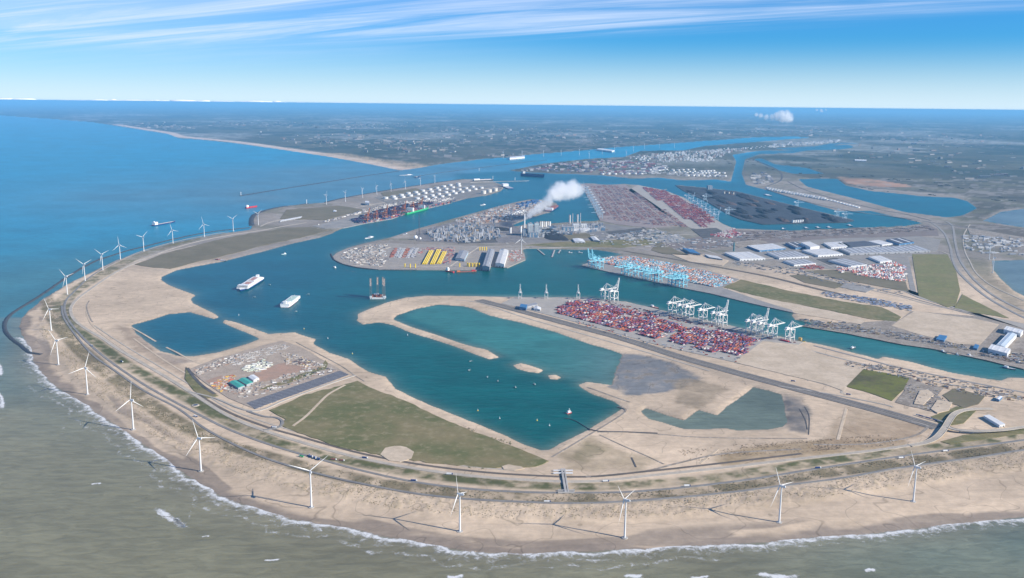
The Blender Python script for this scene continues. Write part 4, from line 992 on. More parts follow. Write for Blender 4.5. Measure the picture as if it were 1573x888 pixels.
cluster(1140, 230, 1180, 226, 7, 2, -2.2, 2, TS_, 'on the far bank under the steam cloud')
cluster(1210, 223, 1270, 219.5, 14, 2, -2, 1, TS_, 'far up the river below the steam cloud')
cluster(774, 331, 802, 325, 8, 2, 2.5, -1, tank_meshes(14, 14), 'beside the narrow chemical works dock', 4.6, .8)

# ---- container stacks
PAL_R = [(.36, .05, .035), (.34, .07, .06), (.26, .04, .045), (.46, .15, .07), (.20, .04, .09), (.24, .06, .14), (.04, .055, .16), (.06, .08, .18), (.58, .57, .55), (.14, .035, .04), (.40, .08, .04), (.07, .05, .11), (.36, .20, .19), (.05, .05, .07), (.20, .10, .13), (.12, .10, .2)]
PAL_B = [(.46, .17, .09), (.50, .45, .42), (.62, .62, .62), (.12, .34, .50), (.30, .46, .54), (.42, .20, .13), (.20, .42, .52), (.32, .08, .07), (.16, .24, .32), (.48, .28, .20), (.10, .28, .42)]
PAL_N = [(.02, .05, .16), (.03, .06, .20), (.02, .10, .12), (.05, .05, .12), (.35, .05, .05), (.45, .45, .45), (.04, .07, .22), (.10, .03, .08)]


def stack_boxes(nx, ny, rr, pal, hmax=5, fill=.9, ox=0, oy=0, ang=0.0, px_=2.75, py_=13.0):
    C = []; D = []; A = []; K = []
    base = rr.choice(pal)
    for j in range(ny):
        for i in range(nx):
            if rr.random() > fill: continue
            hh_ = max(1, min(hmax, int(rr.gauss(hmax * .66, 1.1))))
            x = (i - (nx - 1) / 2) * px_; y = (j - (ny - 1) / 2) * py_
            for k in range(hh_):
                if k and rr.random() < .35 and k < hh_ - 1: pass
                C.append((ox + x, oy + y, k * 2.62)); D.append((2.44, 12.2, 2.58)); A.append(ang); c = rr.choice(pal) if rr.random() < .62 else base
                f_ = rr.uniform(.8, 1.2); K.append(tuple(min(.75, v * f_ * .95) for v in c))
    return C, D, A, K


def stack_variants(pal, n, nx, ny, seed):
    rr = random.Random(seed); out = []
    for _ in range(n):
        C, D, A, K = stack_boxes(nx, ny, rr, pal, rr.choice((2, 3, 4, 4, 5)), fill=rr.choice((.6, .75, .88)))
        o = box_cloud('container_stack', C, D, A, K); out.append(o.data); bpy.data.objects.remove(o)
    return out


def in_poly(x, y, P):
    c = False; n = len(P)
    for i in range(n):
        ax, ay = P[i]; bx, by = P[(i + 1) % n]
        if (ay > y) != (by > y) and x < (bx - ax) * (y - ay) / (by - ay) + ax: c = not c
    return c


def stack_field(pix, qa, qb, variants, pu, pv, z, label, group, seed, skip=.03, stuff=False, name='container_stack', nx=9, ny=3, pal=None, hmax=4):
    P = [(v.x, v.y) for v in GP(pix, z)]; a = G(*qa, z); b = G(*qb, z); u = (b - a).normalized(); v = Vector((-u.y, u.x, 0)); ang = math.atan2(u.y, u.x)
    rr = random.Random(seed); us = [Vector((*p, 0)).dot(u) for p in P]; vs = [Vector((*p, 0)).dot(v) for p in P]
    n = 0; C = []; D = []; A = []; K = []
    uu = min(us); iu = -1
    while uu < max(us):
        vv = min(vs); iu += 1; jv = 0
        while vv < max(vs):
            p = u * (uu + pu / 2) + v * (vv + pv / 2)
            if in_poly(p.x, p.y, P) and rr.random() > skip:
                if stuff:
                    c, d, a_, k = stack_boxes(nx, ny, rr, pal, hmax)
                    ca, sa = math.cos(ang), math.sin(ang)
                    C += [(p.x + q[0] * ca - q[1] * sa, p.y + q[0] * sa + q[1] * ca, z + q[2]) for q in c]; D += d; A += [ang] * len(c); K += k
                else:
                    o = bpy.data.objects.new(name, rr.choice(variants)); COL.objects.link(o); o.location = (p.x, p.y, z); o.rotation_euler = (0, 0, ang + (math.pi if rr.random() < .5 else 0))
                    tag(o, f'{nth(jv)} stack from the railway side in the {nth(iu)} container row from the left, {label}', 'container stack', group); jv += 1
                n += 1
            vv += pv
        uu += pu
    if stuff and C: tag(box_cloud(name, C, D, A, K), kind='stuff')
    return n


VR = stack_variants(PAL_R, 14, 9, 3, 5)
Aq, Bq = (960, 463.6), (1182, 514.3)
n1_ = stack_field([(853, 478), (879, 463), (903, 461), (960, 474), (1049, 499), (1011, 521), (930, 501), (870, 484)], Aq, Bq, VR, 30.5, 43, 4.45, 'left field', 'container stacks in the left field of the near terminal', 21)
n2_ = stack_field([(1024, 524), (1050, 503), (1110, 508), (1168, 522), (1134, 549), (1078, 536)], Aq, Bq, VR, 30.5, 43, 4.45, 'right field', 'container stacks in the right field of the near terminal', 22)
stack_field([(905, 402), (935, 396), (975, 395), (1015, 402), (1075, 416), (1128, 431), (1102, 441), (1040, 430), (960, 411)], (951, 421), (1090, 450), None, 30, 43, 4.45, '', '', 23, stuff=True, name='container_stack_mass', pal=PAL_B, hmax=4)
stack_field([(540, 338), (575, 326), (610, 317), (650, 311), (668, 311), (655, 317), (618, 326), (570, 339), (548, 343)], (560, 343), (657.7, 319.5), None, 34, 60, 4.7, '', '', 24, stuff=True, name='container_stack_mass', pal=PAL_N, hmax=5, nx=10, ny=4)
stack_field([(986, 288), (1016, 292), (1050, 306), (1084, 326), (1100, 340), (1082, 349), (1050, 334), (1010, 306)], (1050, 303), (1110, 344), None, 34, 60, 4.7, '', '', 25, stuff=True, name='container_stack_mass', pal=[(.38, .05, .07), (.30, .05, .08), (.42, .12, .10), (.55, .5, .5), (.18, .05, .1), (.1, .08, .16), (.45, .25, .2)], hmax=4, nx=10, ny=4, skip=.18)
stack_field([(903, 285), (950, 285), (985, 300), (1030, 330), (1060, 350), (1000, 345), (935, 337), (918, 310)], (912, 318), (896, 292), None, 42, 74, 4.7, '', '', 26, stuff=True, name='container_stack_mass', pal=[(.28, .11, .10), (.40, .28, .24), (.22, .09, .11), (.12, .14, .2), (.5, .45, .42), (.3, .2, .2)], hmax=3, nx=9, ny=4, skip=.4)
stack_field([(1282, 411), (1330, 409), (1376, 402), (1391, 411), (1393, 433), (1330, 425), (1285, 417)], (1285, 417), (1393, 433), None, 26, 50, 4.6, '', '', 27, stuff=True, name='container_stack_mass', pal=[(.7, .7, .68), (.62, .64, .64), (.45, .10, .08), (.66, .66, .62), (.12, .18, .32), (.50, .14, .10)], hmax=3, nx=6, ny=3, skip=.2)
stack_field([(1227, 410), (1240, 406), (1266, 409), (1268, 414), (1230, 414)], (1227, 414), (1268, 414), None, 26, 45, 4.6, '', '', 28, stuff=True, name='container_stack_mass', pal=[(.5, .1, .08), (.5, .2, .15), (.4, .3, .3)], hmax=2, nx=7, ny=2, skip=.1)

# ---- ship-to-shore gantry cranes
def make_crane(m, raised, name='gantry_crane'):
    e = empty(name, (0, 0, 0))
    for x in (-13, 13):
        for y in (-3, -33):
            b = MB(); b.box((x, y, 0), (5.5, 2.2, 3)); b.bar((x, y, 2.5), (x, y, 52), 2.6, 2.6); b.build('leg', m, e)
    b = MB()
    for z in (16, 50):
        for x in (-13, 13): b.bar((x, -3, z), (x, -33, z), 2.4)
        for y in (-3, -33): b.bar((-13, y, z), (13, y, z), 2.4)
    for x in (-13, 13): b.bar((x, -3, 17), (x, -33, 49), 1.3)
    b.build('portal_frame', m, e)
    b = MB()
    for x in (-3.6, 3.6): b.bar((x, 2, 53), (x, -58, 53), 1.9, 3.2)
    for y in (-56, -40, -20): b.bar((-3.6, y, 53), (3.6, y, 53), 1.2)
    b.build('rear_girder', m, e)
    b = MB()
    for x in (-9, 9): b.bar((x, -3, 52), (x * .3, -6, 84), 2.0); b.bar((x, -33, 52), (x * .3, -8, 84), 1.3)
    b.bar((-3, -6, 84), (3, -6, 84), 2.4); b.bar((0, -6, 84), (0, -54, 54), 1.0); b.build('apex_frame', m, e)
    b = MB(); b.box((0, -42, 55), (11, 18, 7)); b.build('machinery_house', WHITE if m is not CYANP else m, e)
    # boom, hinged at the waterside
    def bp(d, hgt, x):
        if raised: a = R(80); return (x, 2 + d * math.cos(a) - hgt * math.sin(a), 53 + d * math.sin(a) + hgt * math.cos(a))
        return (x, 2 + d, 53 + hgt)
    b = MB(); Lb = 66
    for x in (-3.2, 3.2):
        b.bar(bp(0, 0, x), bp(Lb, 0, x), 1.8, 3.0)
    for d in range(0, Lb + 1, 11): b.bar(bp(d, 0, -3.2), bp(d, 0, 3.2), 1.1)
    b.build('boom', m, e)
    b = MB(); tip = bp(Lb * .9, 1, 0); mid_ = bp(Lb * .5, 1, 0)
    b.bar((0, -6, 84), tip, .9); b.bar((0, -6, 84), mid_, .9); b.build('stay', m, e)
    b = MB(); b.box((0, -12, 46), (5, 6, 4.5)); b.build('cab', WHITE, e)
    return e


CR = {}


def crane(px, py, qa, qb, kind, raised, label, group, z=4.4, flip=1, sc=1.0):
    k_ = (kind, raised)
    m = {'white': mat('crane_white', (.66, .66, .64), .5, var=.1), 'blue': CYANP, 'red': ORANGE, 'pale': mat('crane_pale_blue', (.40, .52, .60), .5)}[kind]
    a, b = G(*qa, z), G(*qb, z); u = (b - a).normalized() * flip
    if k_ not in CR: e = make_crane(m, raised); CR[k_] = e
    else: e = copy_tree(CR[k_])
    for q in ('label', 'group', 'category'):
        if q in e: del e[q]
    e.location = G(px, py, z); e.rotation_euler = (0, 0, math.atan2(u.y, u.x)); e.scale = (sc,) * 3; tag(e, label, 'gantry crane', group)


for i, (px, py, rz) in enumerate(((932.7, 459.3, 0), (947, 461.5, 1), (1036, 480.5, 0), (1051, 484, 0), (1062.5, 486.5, 0), (1083, 491.5, 0), (1103, 496.5, 0), (1113.5, 499, 1), (1156, 509, 0), (1165, 511, 0), (1175, 513.2, 1), (1190, 516.7, 0), (1216.5, 521.8, 0))):
    crane(px, py, Aq, Bq, 'white', bool(rz), f'{ORD[i]} white gantry crane from the left on the near terminal quay' + (' with its boom raised' if rz else ''), 'white gantry cranes of the near terminal', 4.45, sc=1.0)
for i, (px, py) in enumerate(((799, 457.6), (839, 457.8), (888, 458.3))):
    crane(px, py, (790, 456.4), (907, 457.5), 'white', True, f'{ORD[i]} of three lone white cranes with raised booms at the point of the near terminal', 'lone white cranes', 4.45, sc=.62)
for i, (px, py, rz) in enumerate(((905, 410, 1), (911, 411.5, 1), (918, 413.2, 0), (956, 421.6, 0), (962, 423, 0), (972, 425.2, 0), (985, 428.1, 0), (992, 429.8, 0), (1002, 431.8, 0), (1008, 433, 0), (1028, 437.6, 0), (1034, 439, 0), (1040, 440.3, 0), (1046, 441.3, 0))):
    crane(px, py, (893, 407.6), (1045.5, 441.5), 'blue', bool(rz), f'{ORD[i]} pale blue gantry crane from the left on the quay across the channel', 'pale blue gantry cranes', 4.45, flip=-1)
for i, (px, py) in enumerate(((566, 340.5), (580, 338), (594, 335.5), (608, 332), (622, 328), (636, 324), (648, 321))):
    crane(px, py, (560, 343.5), (657.7, 320), 'red', i % 2 == 0, f'{ORD[i]} orange red gantry crane from the left on the headland container quay', 'orange red cranes', 4.7, flip=-1)
for i in range(11):
    t = .04 + i / 11
    crane(896.5 + (921 - 896.5) * t, 292.8 + (338 - 292.8) * t, (896.9, 292.8), (921.5, 339), 'pale', i % 3 == 0, f'{ORD[i]} pale blue crane from the far end of the quay on the deep dock', 'pale cranes of the deep dock', 4.7, flip=-1)
for i in range(8):
    t = .06 + i / 8.5
    crane(1055 + (1110 - 1055) * t, 306 + (343 - 306) * t, (1050, 303), (1110, 344), 'pale', i % 3 == 1, f'{ORD[i]} pale crane from the far end of the quay opposite the coal terminal', 'pale cranes opposite the coal terminal', 4.7, flip=1)
for i, (px, py) in enumerate(((1226, 318), (1288, 333), (1300, 336.5), (1120, 330), (1085, 308))):
    crane(px, py, (1131, 293.7), (1219, 315.7), 'pale', False, f'{ORD[i]} grab unloader from the right round the edge of the coal terminal', 'coal unloaders', 4.4, flip=1, sc=.9)

# ---- buildings
def building(A, B, C, hgt, roof, wall, label, cat='warehouse', name='warehouse', group=None, z=4.5, skylights=0, bays=0, kind='flat', band=None):
    """A, B, C = roof corners in the photo: near left, near right, far right; built square to the near edge"""
    zt = z + hgt; a, b, c = G(*A, zt), G(*B, zt), G(*C, zt)
    u = (b - a); L = u.length; u.normalize(); v = Vector((-u.y, u.x, 0)); Dp = abs((c - b).dot(v)); sh = (c - b).dot(u)
    e = empty(name, Vector((a.x, a.y, z - .5)) + u * (L / 2) + v * (Dp / 2) + u * sh / 2, math.atan2(u.y, u.x), label, cat, group)
    k = sh / max(Dp, 1)
    def P(x, y, z_): return (x + (y) * k, y, z_)
    hx, hy = L / 2, Dp / 2
    mb = MB(); q = [P(-hx, -hy, 0)[:2], P(hx, -hy, 0)[:2], P(hx, hy, 0)[:2], P(-hx, hy, 0)[:2]]; mb.prism(q, 0, hgt); mb.build('wall', wall, e)
    mb = MB(); g_ = .6; q = [P(-hx - g_, -hy - g_, 0)[:2], P(hx + g_, -hy - g_, 0)[:2], P(hx + g_, hy + g_, 0)[:2], P(-hx - g_, hy + g_, 0)[:2]]
    if kind == 'gable':
        rg = min(5, Dp * .1) if L > Dp else min(5, L * .1)
        if L > Dp: vs = [(*q[0], hgt), (*q[1], hgt), (*q[2], hgt), (*q[3], hgt), P(-hx - g_, 0, hgt + rg), P(hx + g_, 0, hgt + rg)]; mb.add(vs, [(0, 1, 5, 4), (2, 3, 4, 5), (1, 2, 5), (3, 0, 4)])
        else: vs = [(*q[0], hgt), (*q[1], hgt), (*q[2], hgt), (*q[3], hgt), P(0, -hy - g_, hgt + rg), P(0, hy + g_, hgt + rg)]; mb.add(vs, [(0, 4, 5, 3), (4, 1, 2, 5), (0, 1, 4), (2, 3, 5)])
    else: mb.prism(q, hgt, hgt + .9)
    rf = mb.build('roof', roof, e)
    if skylights:
        for i in range(skylights):
            x = -hx + (i + .5) * L / skylights; mb = MB(); mb.bar(P(x, -hy * .9, hgt + 1.2), P(x, hy * .9, hgt + 1.2), max(1.5, L / skylights * .18), 1.0); mb.build('skylight', WALLW, rf)
    nb = bays or max(2, int(L / 22))
    if nb > 24: nb = 24
    for i in range(nb):
        x = -hx + (i + .5) * L / nb; mb = MB(); y0 = -hy - .25; w_ = L / nb * .45; hh2 = min(6, hgt * .45)
        mb.add([P(x - w_ / 2, y0, .3), P(x + w_ / 2, y0, .3), P(x + w_ / 2, y0, hh2), P(x - w_ / 2, y0, hh2), P(x - w_ / 2, y0 + .5, .3), P(x + w_ / 2, y0 + .5, .3), P(x + w_ / 2, y0 + .5, hh2), P(x - w_ / 2, y0 + .5, hh2)], [(0, 1, 2, 3), (1, 5, 6, 2), (4, 0, 3, 7), (3, 2, 6, 7)])
        mb.build('door', DARK if i % 3 else WALLG, e)
    return e


BLD = [
    ((1166.8, 384.5), (1206.8, 381), (1186.8, 374), 13, ROOFL, ROOFB, 'pale roofed warehouse with dark blue walls, back left of the logistics park', 4, 'flat'),
    ((1136.7, 397.8), (1175.6, 396.4), (1151, 386.7), 13, ROOFL, WALLW, 'pale roofed warehouse nearest the railway at the left of the logistics park', 3, 'flat'),
    ((1197, 396), (1242.4, 393.5), (1222, 385.5), 12, ROOFG, WALLW, 'grey warehouse with pale roof stripes in the middle of the logistics park', 6, 'flat'),
    ((1220, 406.7), (1253.5, 404), (1236, 397.8), 12, ROOFG, WALLW, 'grey blue warehouse in front of the striped one in the logistics park', 4, 'flat'),
    ((1245, 379.5), (1259, 378), (1244, 371), 30, ROOFL, WALLW, 'tall white high bay store rising above the logistics park', 0, 'flat'),
    ((1222, 380.5), (1240, 379), (1224, 371.5), 14, ROOFD, ROOFB, 'dark blue low hall left of the tall white store', 2, 'flat'),
    ((1257, 392.3), (1294.7, 389.7), (1269, 381.5), 13, ROOFL, WALLW, 'white roofed warehouse right in front of the tall store', 5, 'flat'),
    ((1277, 380), (1306, 378), (1293, 371), 12, ROOFL, WALLW, 'small white roofed hall right of the tall store', 3, 'flat'),
    ((1309, 380), (1352, 376.5), (1328, 370), 12, ROOFD, WALLG, 'dark flat roofed hall in the back row of the logistics park', 0, 'flat'),
    ((1355, 376), (1371, 374), (1350, 368.6), 12, ROOFL, WALLW, 'narrow white roofed hall in the back row of the logistics park', 0, 'flat'),
    ((1381, 374.5), (1404, 371.5), (1384, 365), 14, ROOFD, ROOFB, 'dark blue hall at the right end of the back row', 2, 'flat'),
    ((1305.8, 389.3), (1429, 384.6), (1408, 377), 13, ROOFG, WALLG, 'very long grey warehouse at the right of the logistics park', 14, 'flat'),
    ((1307, 408.6), (1331.9, 406), (1297, 397), 12, ROOFG, WALLW, 'grey hall with a white front near the white container yard', 3, 'flat'),
    ((1352, 402), (1370, 400), (1352, 392.5), 12, ROOFL, WALLW, 'white cold store beside the white container yard', 2, 'flat'),
    ((1060, 387.5), (1076, 390), (1064, 383), 12, ROOFB, ROOFG, 'blue roofed hall beside the road bridge over the tracks', 0, 'flat'),
    ((1090, 395), (1110, 398), (1102, 393.5), 9, ROOFL, WALLG, 'low pale shed right of the blue roofed hall', 0, 'flat'),
    ((741, 408.6), (752, 410), (759.5, 383.5), 26, ROOFG, WALLG, 'tall grey assembly hall standing over the wind yard quay', 3, 'gable'),
    ((761, 404), (774.5, 406), (781, 384), 22, ROOFL, WALLW, 'white assembly hall right of the tall grey hall', 3, 'gable'),
    ((699.5, 396.5), (713.5, 398), (719.5, 386), 17, ROOFG, mat('light_blue_cladding', (.35, .45, .52), .5), 'light blue grey hall between yellow pipes and grey hall', 2, 'gable'),
    ((365.9, 595.5), (376, 592.2), (362.2, 583.6), 9, TEAL, WALLG, 'left teal green shed on the construction plot', 0, 'gable'),
    ((378.8, 590.6), (389, 586.9), (376.4, 579.6), 9, TEAL, WALLG, 'right teal green shed on the construction plot', 0, 'gable'),
    ((389.5, 584), (398, 580.6), (390, 575.2), 9, WALLW, WALLW, 'white shed next to the teal green sheds', 0, 'gable'),
    ((798, 471.5), (808, 472.8), (810, 468), 14, ROOFB, ROOFB, 'dark blue terminal office on the near container terminal', 0, 'flat'),
    ((810, 471), (826, 467.5), (823, 464.8), 8, ROOFG, WALLG, 'long low grey workshop beside the dark blue terminal office', 0, 'flat'),
    ((820, 474), (830, 475.5), (831, 472), 8, WALLW, WALLW, 'white roofed gatehouse tent on the near container terminal', 0, 'gable'),
    ((1530, 529.8), (1544, 533), (1562, 513.5), 15, mat('pale_blue_roof', (.50, .58, .64), .5, var=.08), WALLW, 'long pale blue roofed hall at the right edge by the channel', 6, 'gable'),
    ((1518, 535.5), (1547.5, 543), (1552.5, 536), 17, WALLW, WALLW, 'white cross wing at the near end of the pale blue hall', 3, 'flat'),
    ((1542, 505.7), (1568, 512.4), (1572, 507.2), 17, WALLW, WALLW, 'white cross wing at the far end of the pale blue hall', 3, 'flat'),
    ((1438, 521), (1450, 523), (1455, 516), 8, ROOFB, ROOFB, 'small bright blue roofed shed on the channel bank', 0, 'flat'),
    ((1495, 534), (1501, 535.5), (1504, 530), 8, ROOFB, ROOFB, 'small bright blue hut left of the pale blue hall', 0, 'flat'),
    ((1535.5, 653), (1544, 651.4), (1519.5, 637), 8, WALLW, WALLW, 'long white roofed customs shed by the flyover', 0, 'flat'),
    ((1530, 612), (1535, 613.5), (1540, 609), 8, WALLW, ROOFB, 'small white and blue hut in the works yard above the flyover', 0, 'gable'),
    ((883, 371), (899, 371.5), (895, 366.8), 10, WALLW, WALLW, 'white curved depot hall in front of the coal heap', 2, 'gable'),
    ((912, 369), (922, 370), (916, 364), 10, ROOFL, WALLG, 'pale hall beside the round tank in front of the power station', 2, 'gable'),
    ((878, 353.5), (907, 352.5), (906, 350), 16, ROOFL, WALLW, 'long pale turbine hall in front of the twin power blocks', 0, 'flat'),
    ((512, 312.5 + 12), (516, 325), (517, 323), 6, WALLW, WALLW, 'small white hut on the rounded headland', 0, 'flat'),
    ((430, 340), (462, 334), (464, 332.2), 7, WALLW, WALLG, 'long low white shed on the rounded headland', 0, 'flat'),
    ((561, 311), (567, 311.5), (567, 309), 26, WALLW, WALLW, 'white cubic control building at the left of the tank farm', 0, 'flat'),
    ((783, 243), (806, 241), (806, 239), 30, WALLW, WALLW, 'long white quayside building on the far river bank', 0, 'flat'),
    ((916, 229), (940, 232), (944, 230.6), 30, WALLW, WALLW, 'white greenhouse like hall behind the far river bank', 0, 'flat'),
    ((1313, 246.5), (1331, 247), (1331, 245.3), 18, WALLW, WALLW, 'long white roof in the polder behind the upper lake', 0, 'flat'),
]
for A_, B_, C_, hg, rf_, wl_, lab, sk, kd in BLD:
    nm = 'shed' if ('shed' in lab or 'hut' in lab) else ('office_building' if 'office' in lab or 'control' in lab else 'warehouse'); building(A_, B_, C_, hg, rf_, wl_, lab, nm.replace('_', ' '), nm, skylights=sk, kind=kd)

# ---- power station and its chimneys
def block(px, py, w, d, hgt, m, label, name='boiler_house', cat='power block', rz=.1, top=True):
    e = empty(name, G(px, py, 4.5), rz, label, cat)
    b = MB(); b.box((0, 0, -.5), (w, d, hgt)); b.build('wall', m, e)
    b = MB(); b.box((0, 0, hgt - .5), (w * 1.02, d * 1.02, 1.5)); b.box((w * .1, d * .1, hgt + 1), (w * .4, d * .4, hgt * .06)); b.build('roof', ROOFG, e)
    for i in range(3): b = MB(); b.box((-w / 2 + (i + .5) * w / 3, -d / 2 - .3, 1), (w / 6, .6, hgt * .86)); b.build('wall_panel', WALLG, e)
    return e


def stack(px, py, hgt, r0, r1, m, label, name='chimney', cat='chimney', bands=0):
    e = empty(name, G(px, py, 4.5), 0, label, cat)
    b = MB(); b.cyl((0, 0, -.5), (0, 0, hgt), r0, r1, 18); b.build('shaft', m, e)
    b = MB(); b.cyl((0, 0, hgt), (0, 0, hgt + 1.5), r1 * 1.12, r1 * 1.12, 18); b.build('rim', DARK, e)
    for k in range(bands): b = MB(); zz_ = hgt * (.95 - .1 * k); rr_ = r1 + (r0 - r1) * (1 - zz_ / hgt); b.cyl((0, 0, zz_ - 3), (0, 0, zz_), rr_ + .3, rr_ + .3, 18, cap=False); b.build('band', RED, e)
    return e


PBLU = mat('pale_power_cladding', (.46, .54, .56), .5); PBLD = mat('slate_blue_cladding', (.10, .20, .30), .5)
block(814, 362, 36, 50, 96, PBLU, 'left tall pale boiler house of the coal power station')
block(824, 361.5, 34, 50, 98, PBLU, 'right tall pale boiler house of the coal power station', rz=.1)
block(819, 364.5, 70, 30, 38, PBLD, 'low slate blue annex at the foot of the boiler houses', 'turbine_hall', 'power block')
block(806, 362, 34, 34, 52, PBLD, 'slate blue block left of the boiler houses', 'turbine_hall', 'power block')
stack(805.6, 350, 118, 6.5, 5, WALLW, 'tall white chimney behind the boiler houses')
stack(800, 357, 52, 8, 8, WALLW, 'short white silo beside the quay turbine', 'silo', 'silo')
stack(784, 358, 46, 9, 9, WALLW, 'lone white silo left of the power station', 'silo', 'silo')
for i in range(6): stack(829.5 + i * 3.0, 349 - i * .35, 50 - 2 * i, 9, 9, WALLW if i % 2 else CONC, f'{ORD[i]} pale silo from the left behind the boiler houses', 'silo', 'silo')
block(884, 352.5, 52, 40, 50, WALLW, 'left white generator block of the gas power station')
block(896, 352, 50, 40, 46, WALLW, 'right white generator block of the gas power station')
block(872, 356, 90, 40, 40, PBLD, 'dark slate block left of the white generator blocks', 'turbine_hall', 'power block')
stack(879.3, 350, 120, 4, 3, STEEL, 'left slim chimney of the gas power station'); stack(891.2, 350, 124, 4, 3, STEEL, 'right slim chimney of the gas power station')
stack(875, 343, 72, 9, 9, STEEL, 'left grey cooling tower shaft behind the gas power station', 'exhaust_tower', 'tower'); stack(886.8, 342, 72, 9, 9, STEEL, 'right grey cooling tower shaft behind the gas power station', 'exhaust_tower', 'tower')
stack(644, 360.5, 165, 3.2, 1.6, DARK, 'thin dark flare mast at the edge of the chemical works', 'flare_mast', 'mast')
stack(1127, 386, 62, 5, 5, mat('teal_steel', (.03, .16, .20), .5), 'dark teal cylinder tower left of the logistics park', 'silo', 'tower')
for i, (px, py, r_) in enumerate(((638.5, 368, 15), (645.5, 368.5, 9))):
    e = empty('gas_sphere', G(px, py, 4.5), 0, f'{("large", "small")[i]} white gas sphere at the near corner of the chemical works', 'gas tank')
    b = MB(); b.loft([[(r_ * math.sin(a) * math.cos(t * math.pi / 8), r_ * math.sin(a) * math.sin(t * math.pi / 8), r_ * 1.15 - r_ * math.cos(a)) for t in range(16)] for a in [math.pi * (k + .1) / 8.2 for k in range(9)]]); b.build('shell', WHITE, e)
    b = MB(); [b.bar((r_ * .8 * math.cos(t), r_ * .8 * math.sin(t), 0), (r_ * .8 * math.cos(t), r_ * .8 * math.sin(t), r_ * .8), .8) for t in [k * math.pi / 3 for k in range(6)]]; b.build('support_leg', STEEL, e)


def heap(name, pix, hgt, m, label, cat, seed=1, z=4.3):
    P = [Vector((v.x, v.y, 0)) for v in GP(pix, z)]; c = sum(P, Vector()) / len(P); r = random.Random(seed); P = [Vector((p[0], p[1], 0)) for p in smooth([(p.x, p.y) for p in P], 4, True)]; rings = []
    a = sum(P[i].x * P[(i + 1) % len(P)].y - P[(i + 1) % len(P)].x * P[i].y for i in range(len(P)))
    if a < 0: P = P[::-1]
    for s_, zf in ((1, 0), (.82, .45), (.62, .8), (.4, .98), (.12, 1.0)):
        rings.append([c + (p - c) * s_ + Vector((r.uniform(-1.5, 1.5), r.uniform(-1.5, 1.5), z - .4 + hgt * zf * r.uniform(.85, 1.1))) for p in P])
    return tag(MB().loft(rings, sm=False).build(name, m), label, cat)


heap('coal_heap', [(829, 352), (846, 350.5), (873, 367), (866, 370), (838, 367)], 16, COAL, 'large black coal heap right of the coal power station', 'coal heap', 3)
heap('coal_heap', [(741, 349), (782, 351), (782, 355), (741, 352.5)], 15, COAL, 'long narrow dark coal bunker heap left of the power station', 'coal heap', 4)
rr = random.Random(12); CP = [(v[0], v[1]) for v in LAND_C]; n_ = 0; HL = []
while n_ < 46:
    x = rr.uniform(1050, 1300); y = rr.uniform(286, 341)
    if in_poly(x, y, CP) and in_poly(x - 8, y, CP) and in_poly(x + 10, y + 3, CP) and in_poly(x, y - 3, CP):
        w = rr.uniform(5, 11); hgt = rr.uniform(8, 17)
        heap('coal_heap', [(x - w, y - w * .22), (x - w * .6, y - w * .34), (x + w * .9, y + w * .10), (x + w, y + w * .3), (x, y + w * .2)], hgt, COAL if rr.random() < .75 else mat('ore', (.11, .075, .065), .9, var=.3), 'dark heap', 'coal heap', n_)['group'] = 'coal and ore heaps of the bulk terminal'
        HL.append((x, COL.objects[-1])); n_ += 1
for i, (x, o_) in enumerate(sorted(HL, key=lambda q: q[0])): o_['label'] = f'{nth(i)} dark heap from the left on the coal terminal'
block(1090, 291, 60, 50, 46, PBLD, 'dark block with pipes at the far end of the coal terminal', 'silo_block', 'silo block'); 
for i in range(5): stack(1218 + i * 3.6, 342.5 - i * .2 - 0.5, 24, 10, 10, WALLW, f'{ORD[i]} of five white silos on the near edge of the coal terminal', 'silo', 'silo')
for i in range(3): stack(1112 + i * 7, 297.5 + i * .6, 26, 13, 13, CONC, f'{ORD[i]} pale round bunker on the far side of the coal terminal', 'silo', 'silo')

# ---- wind yard: foundations, pipes, blades
def pipe_bundle(p0, p1, n, r, label):
    a, b = G(*p0, 4.5), G(*p1, 4.5); d = (b - a); L = d.length; ang = math.atan2(d.y, d.x); e = empty('steel_pile_row', (a + b) / 2, ang, label, 'steel piles')
    for i in range(n): mb = MB(); y = (i - (n - 1) / 2) * r * 2.3; mb.cyl((-L / 2, y, r), (L / 2, y, r), r, r, 12); mb.build('pile', YEL, e)
    mb = MB()
    for t in (-.35, 0, .35): mb.box((t * L, 0, 0), (2, n * r * 2.4, r * .7))
    mb.build('cradle', DARK, e)


pipe_bundle((652, 406.3), (662.5, 386), 3, 4.6, 'left row of long yellow steel piles lying on the wind yard')
pipe_bundle((664, 406.3), (674, 384.5), 3, 4.6, 'middle row of long yellow steel piles lying on the wind yard')
pipe_bundle((674, 405.5), (683, 387.5), 3, 4.2, 'right row of long yellow steel piles lying on the wind yard')
YP = [(622, 410.5), (630, 411), (638, 411), (706, 410)] + [(718 + i * 2.6, 409.3 + (i % 2) * .3) for i in range(8)] + [(737 + i * 3.4, 384.5) for i in range(4)]
for i, (px, py) in enumerate(YP):
    lab = (f'{nth(i)} upright yellow foundation piece from the left at the quay edge of the wind yard' if i < 4 else f'{nth(i - 4)} upright yellow foundation piece from the left beside the grey hall' if i < 12 else f'{nth(i - 12)} upright yellow foundation piece from the left behind the grey hall')
    e = empty('foundation_piece', G(px, py, 4.5), 0, lab, 'foundation piece', ('pieces at the quay edge', 'pieces beside the grey hall', 'pieces behind the hall')[0 if i < 4 else 1 if i < 12 else 2])
    b = MB(); b.cyl((0, 0, -.2), (0, 0, 24), 3.4, 3.2, 14); b.build('column', YEL, e); b = MB(); b.cyl((0, 0, 17), (0, 0, 18.4), 5.4, 5.4, 14); b.build('platform', YEL, e)


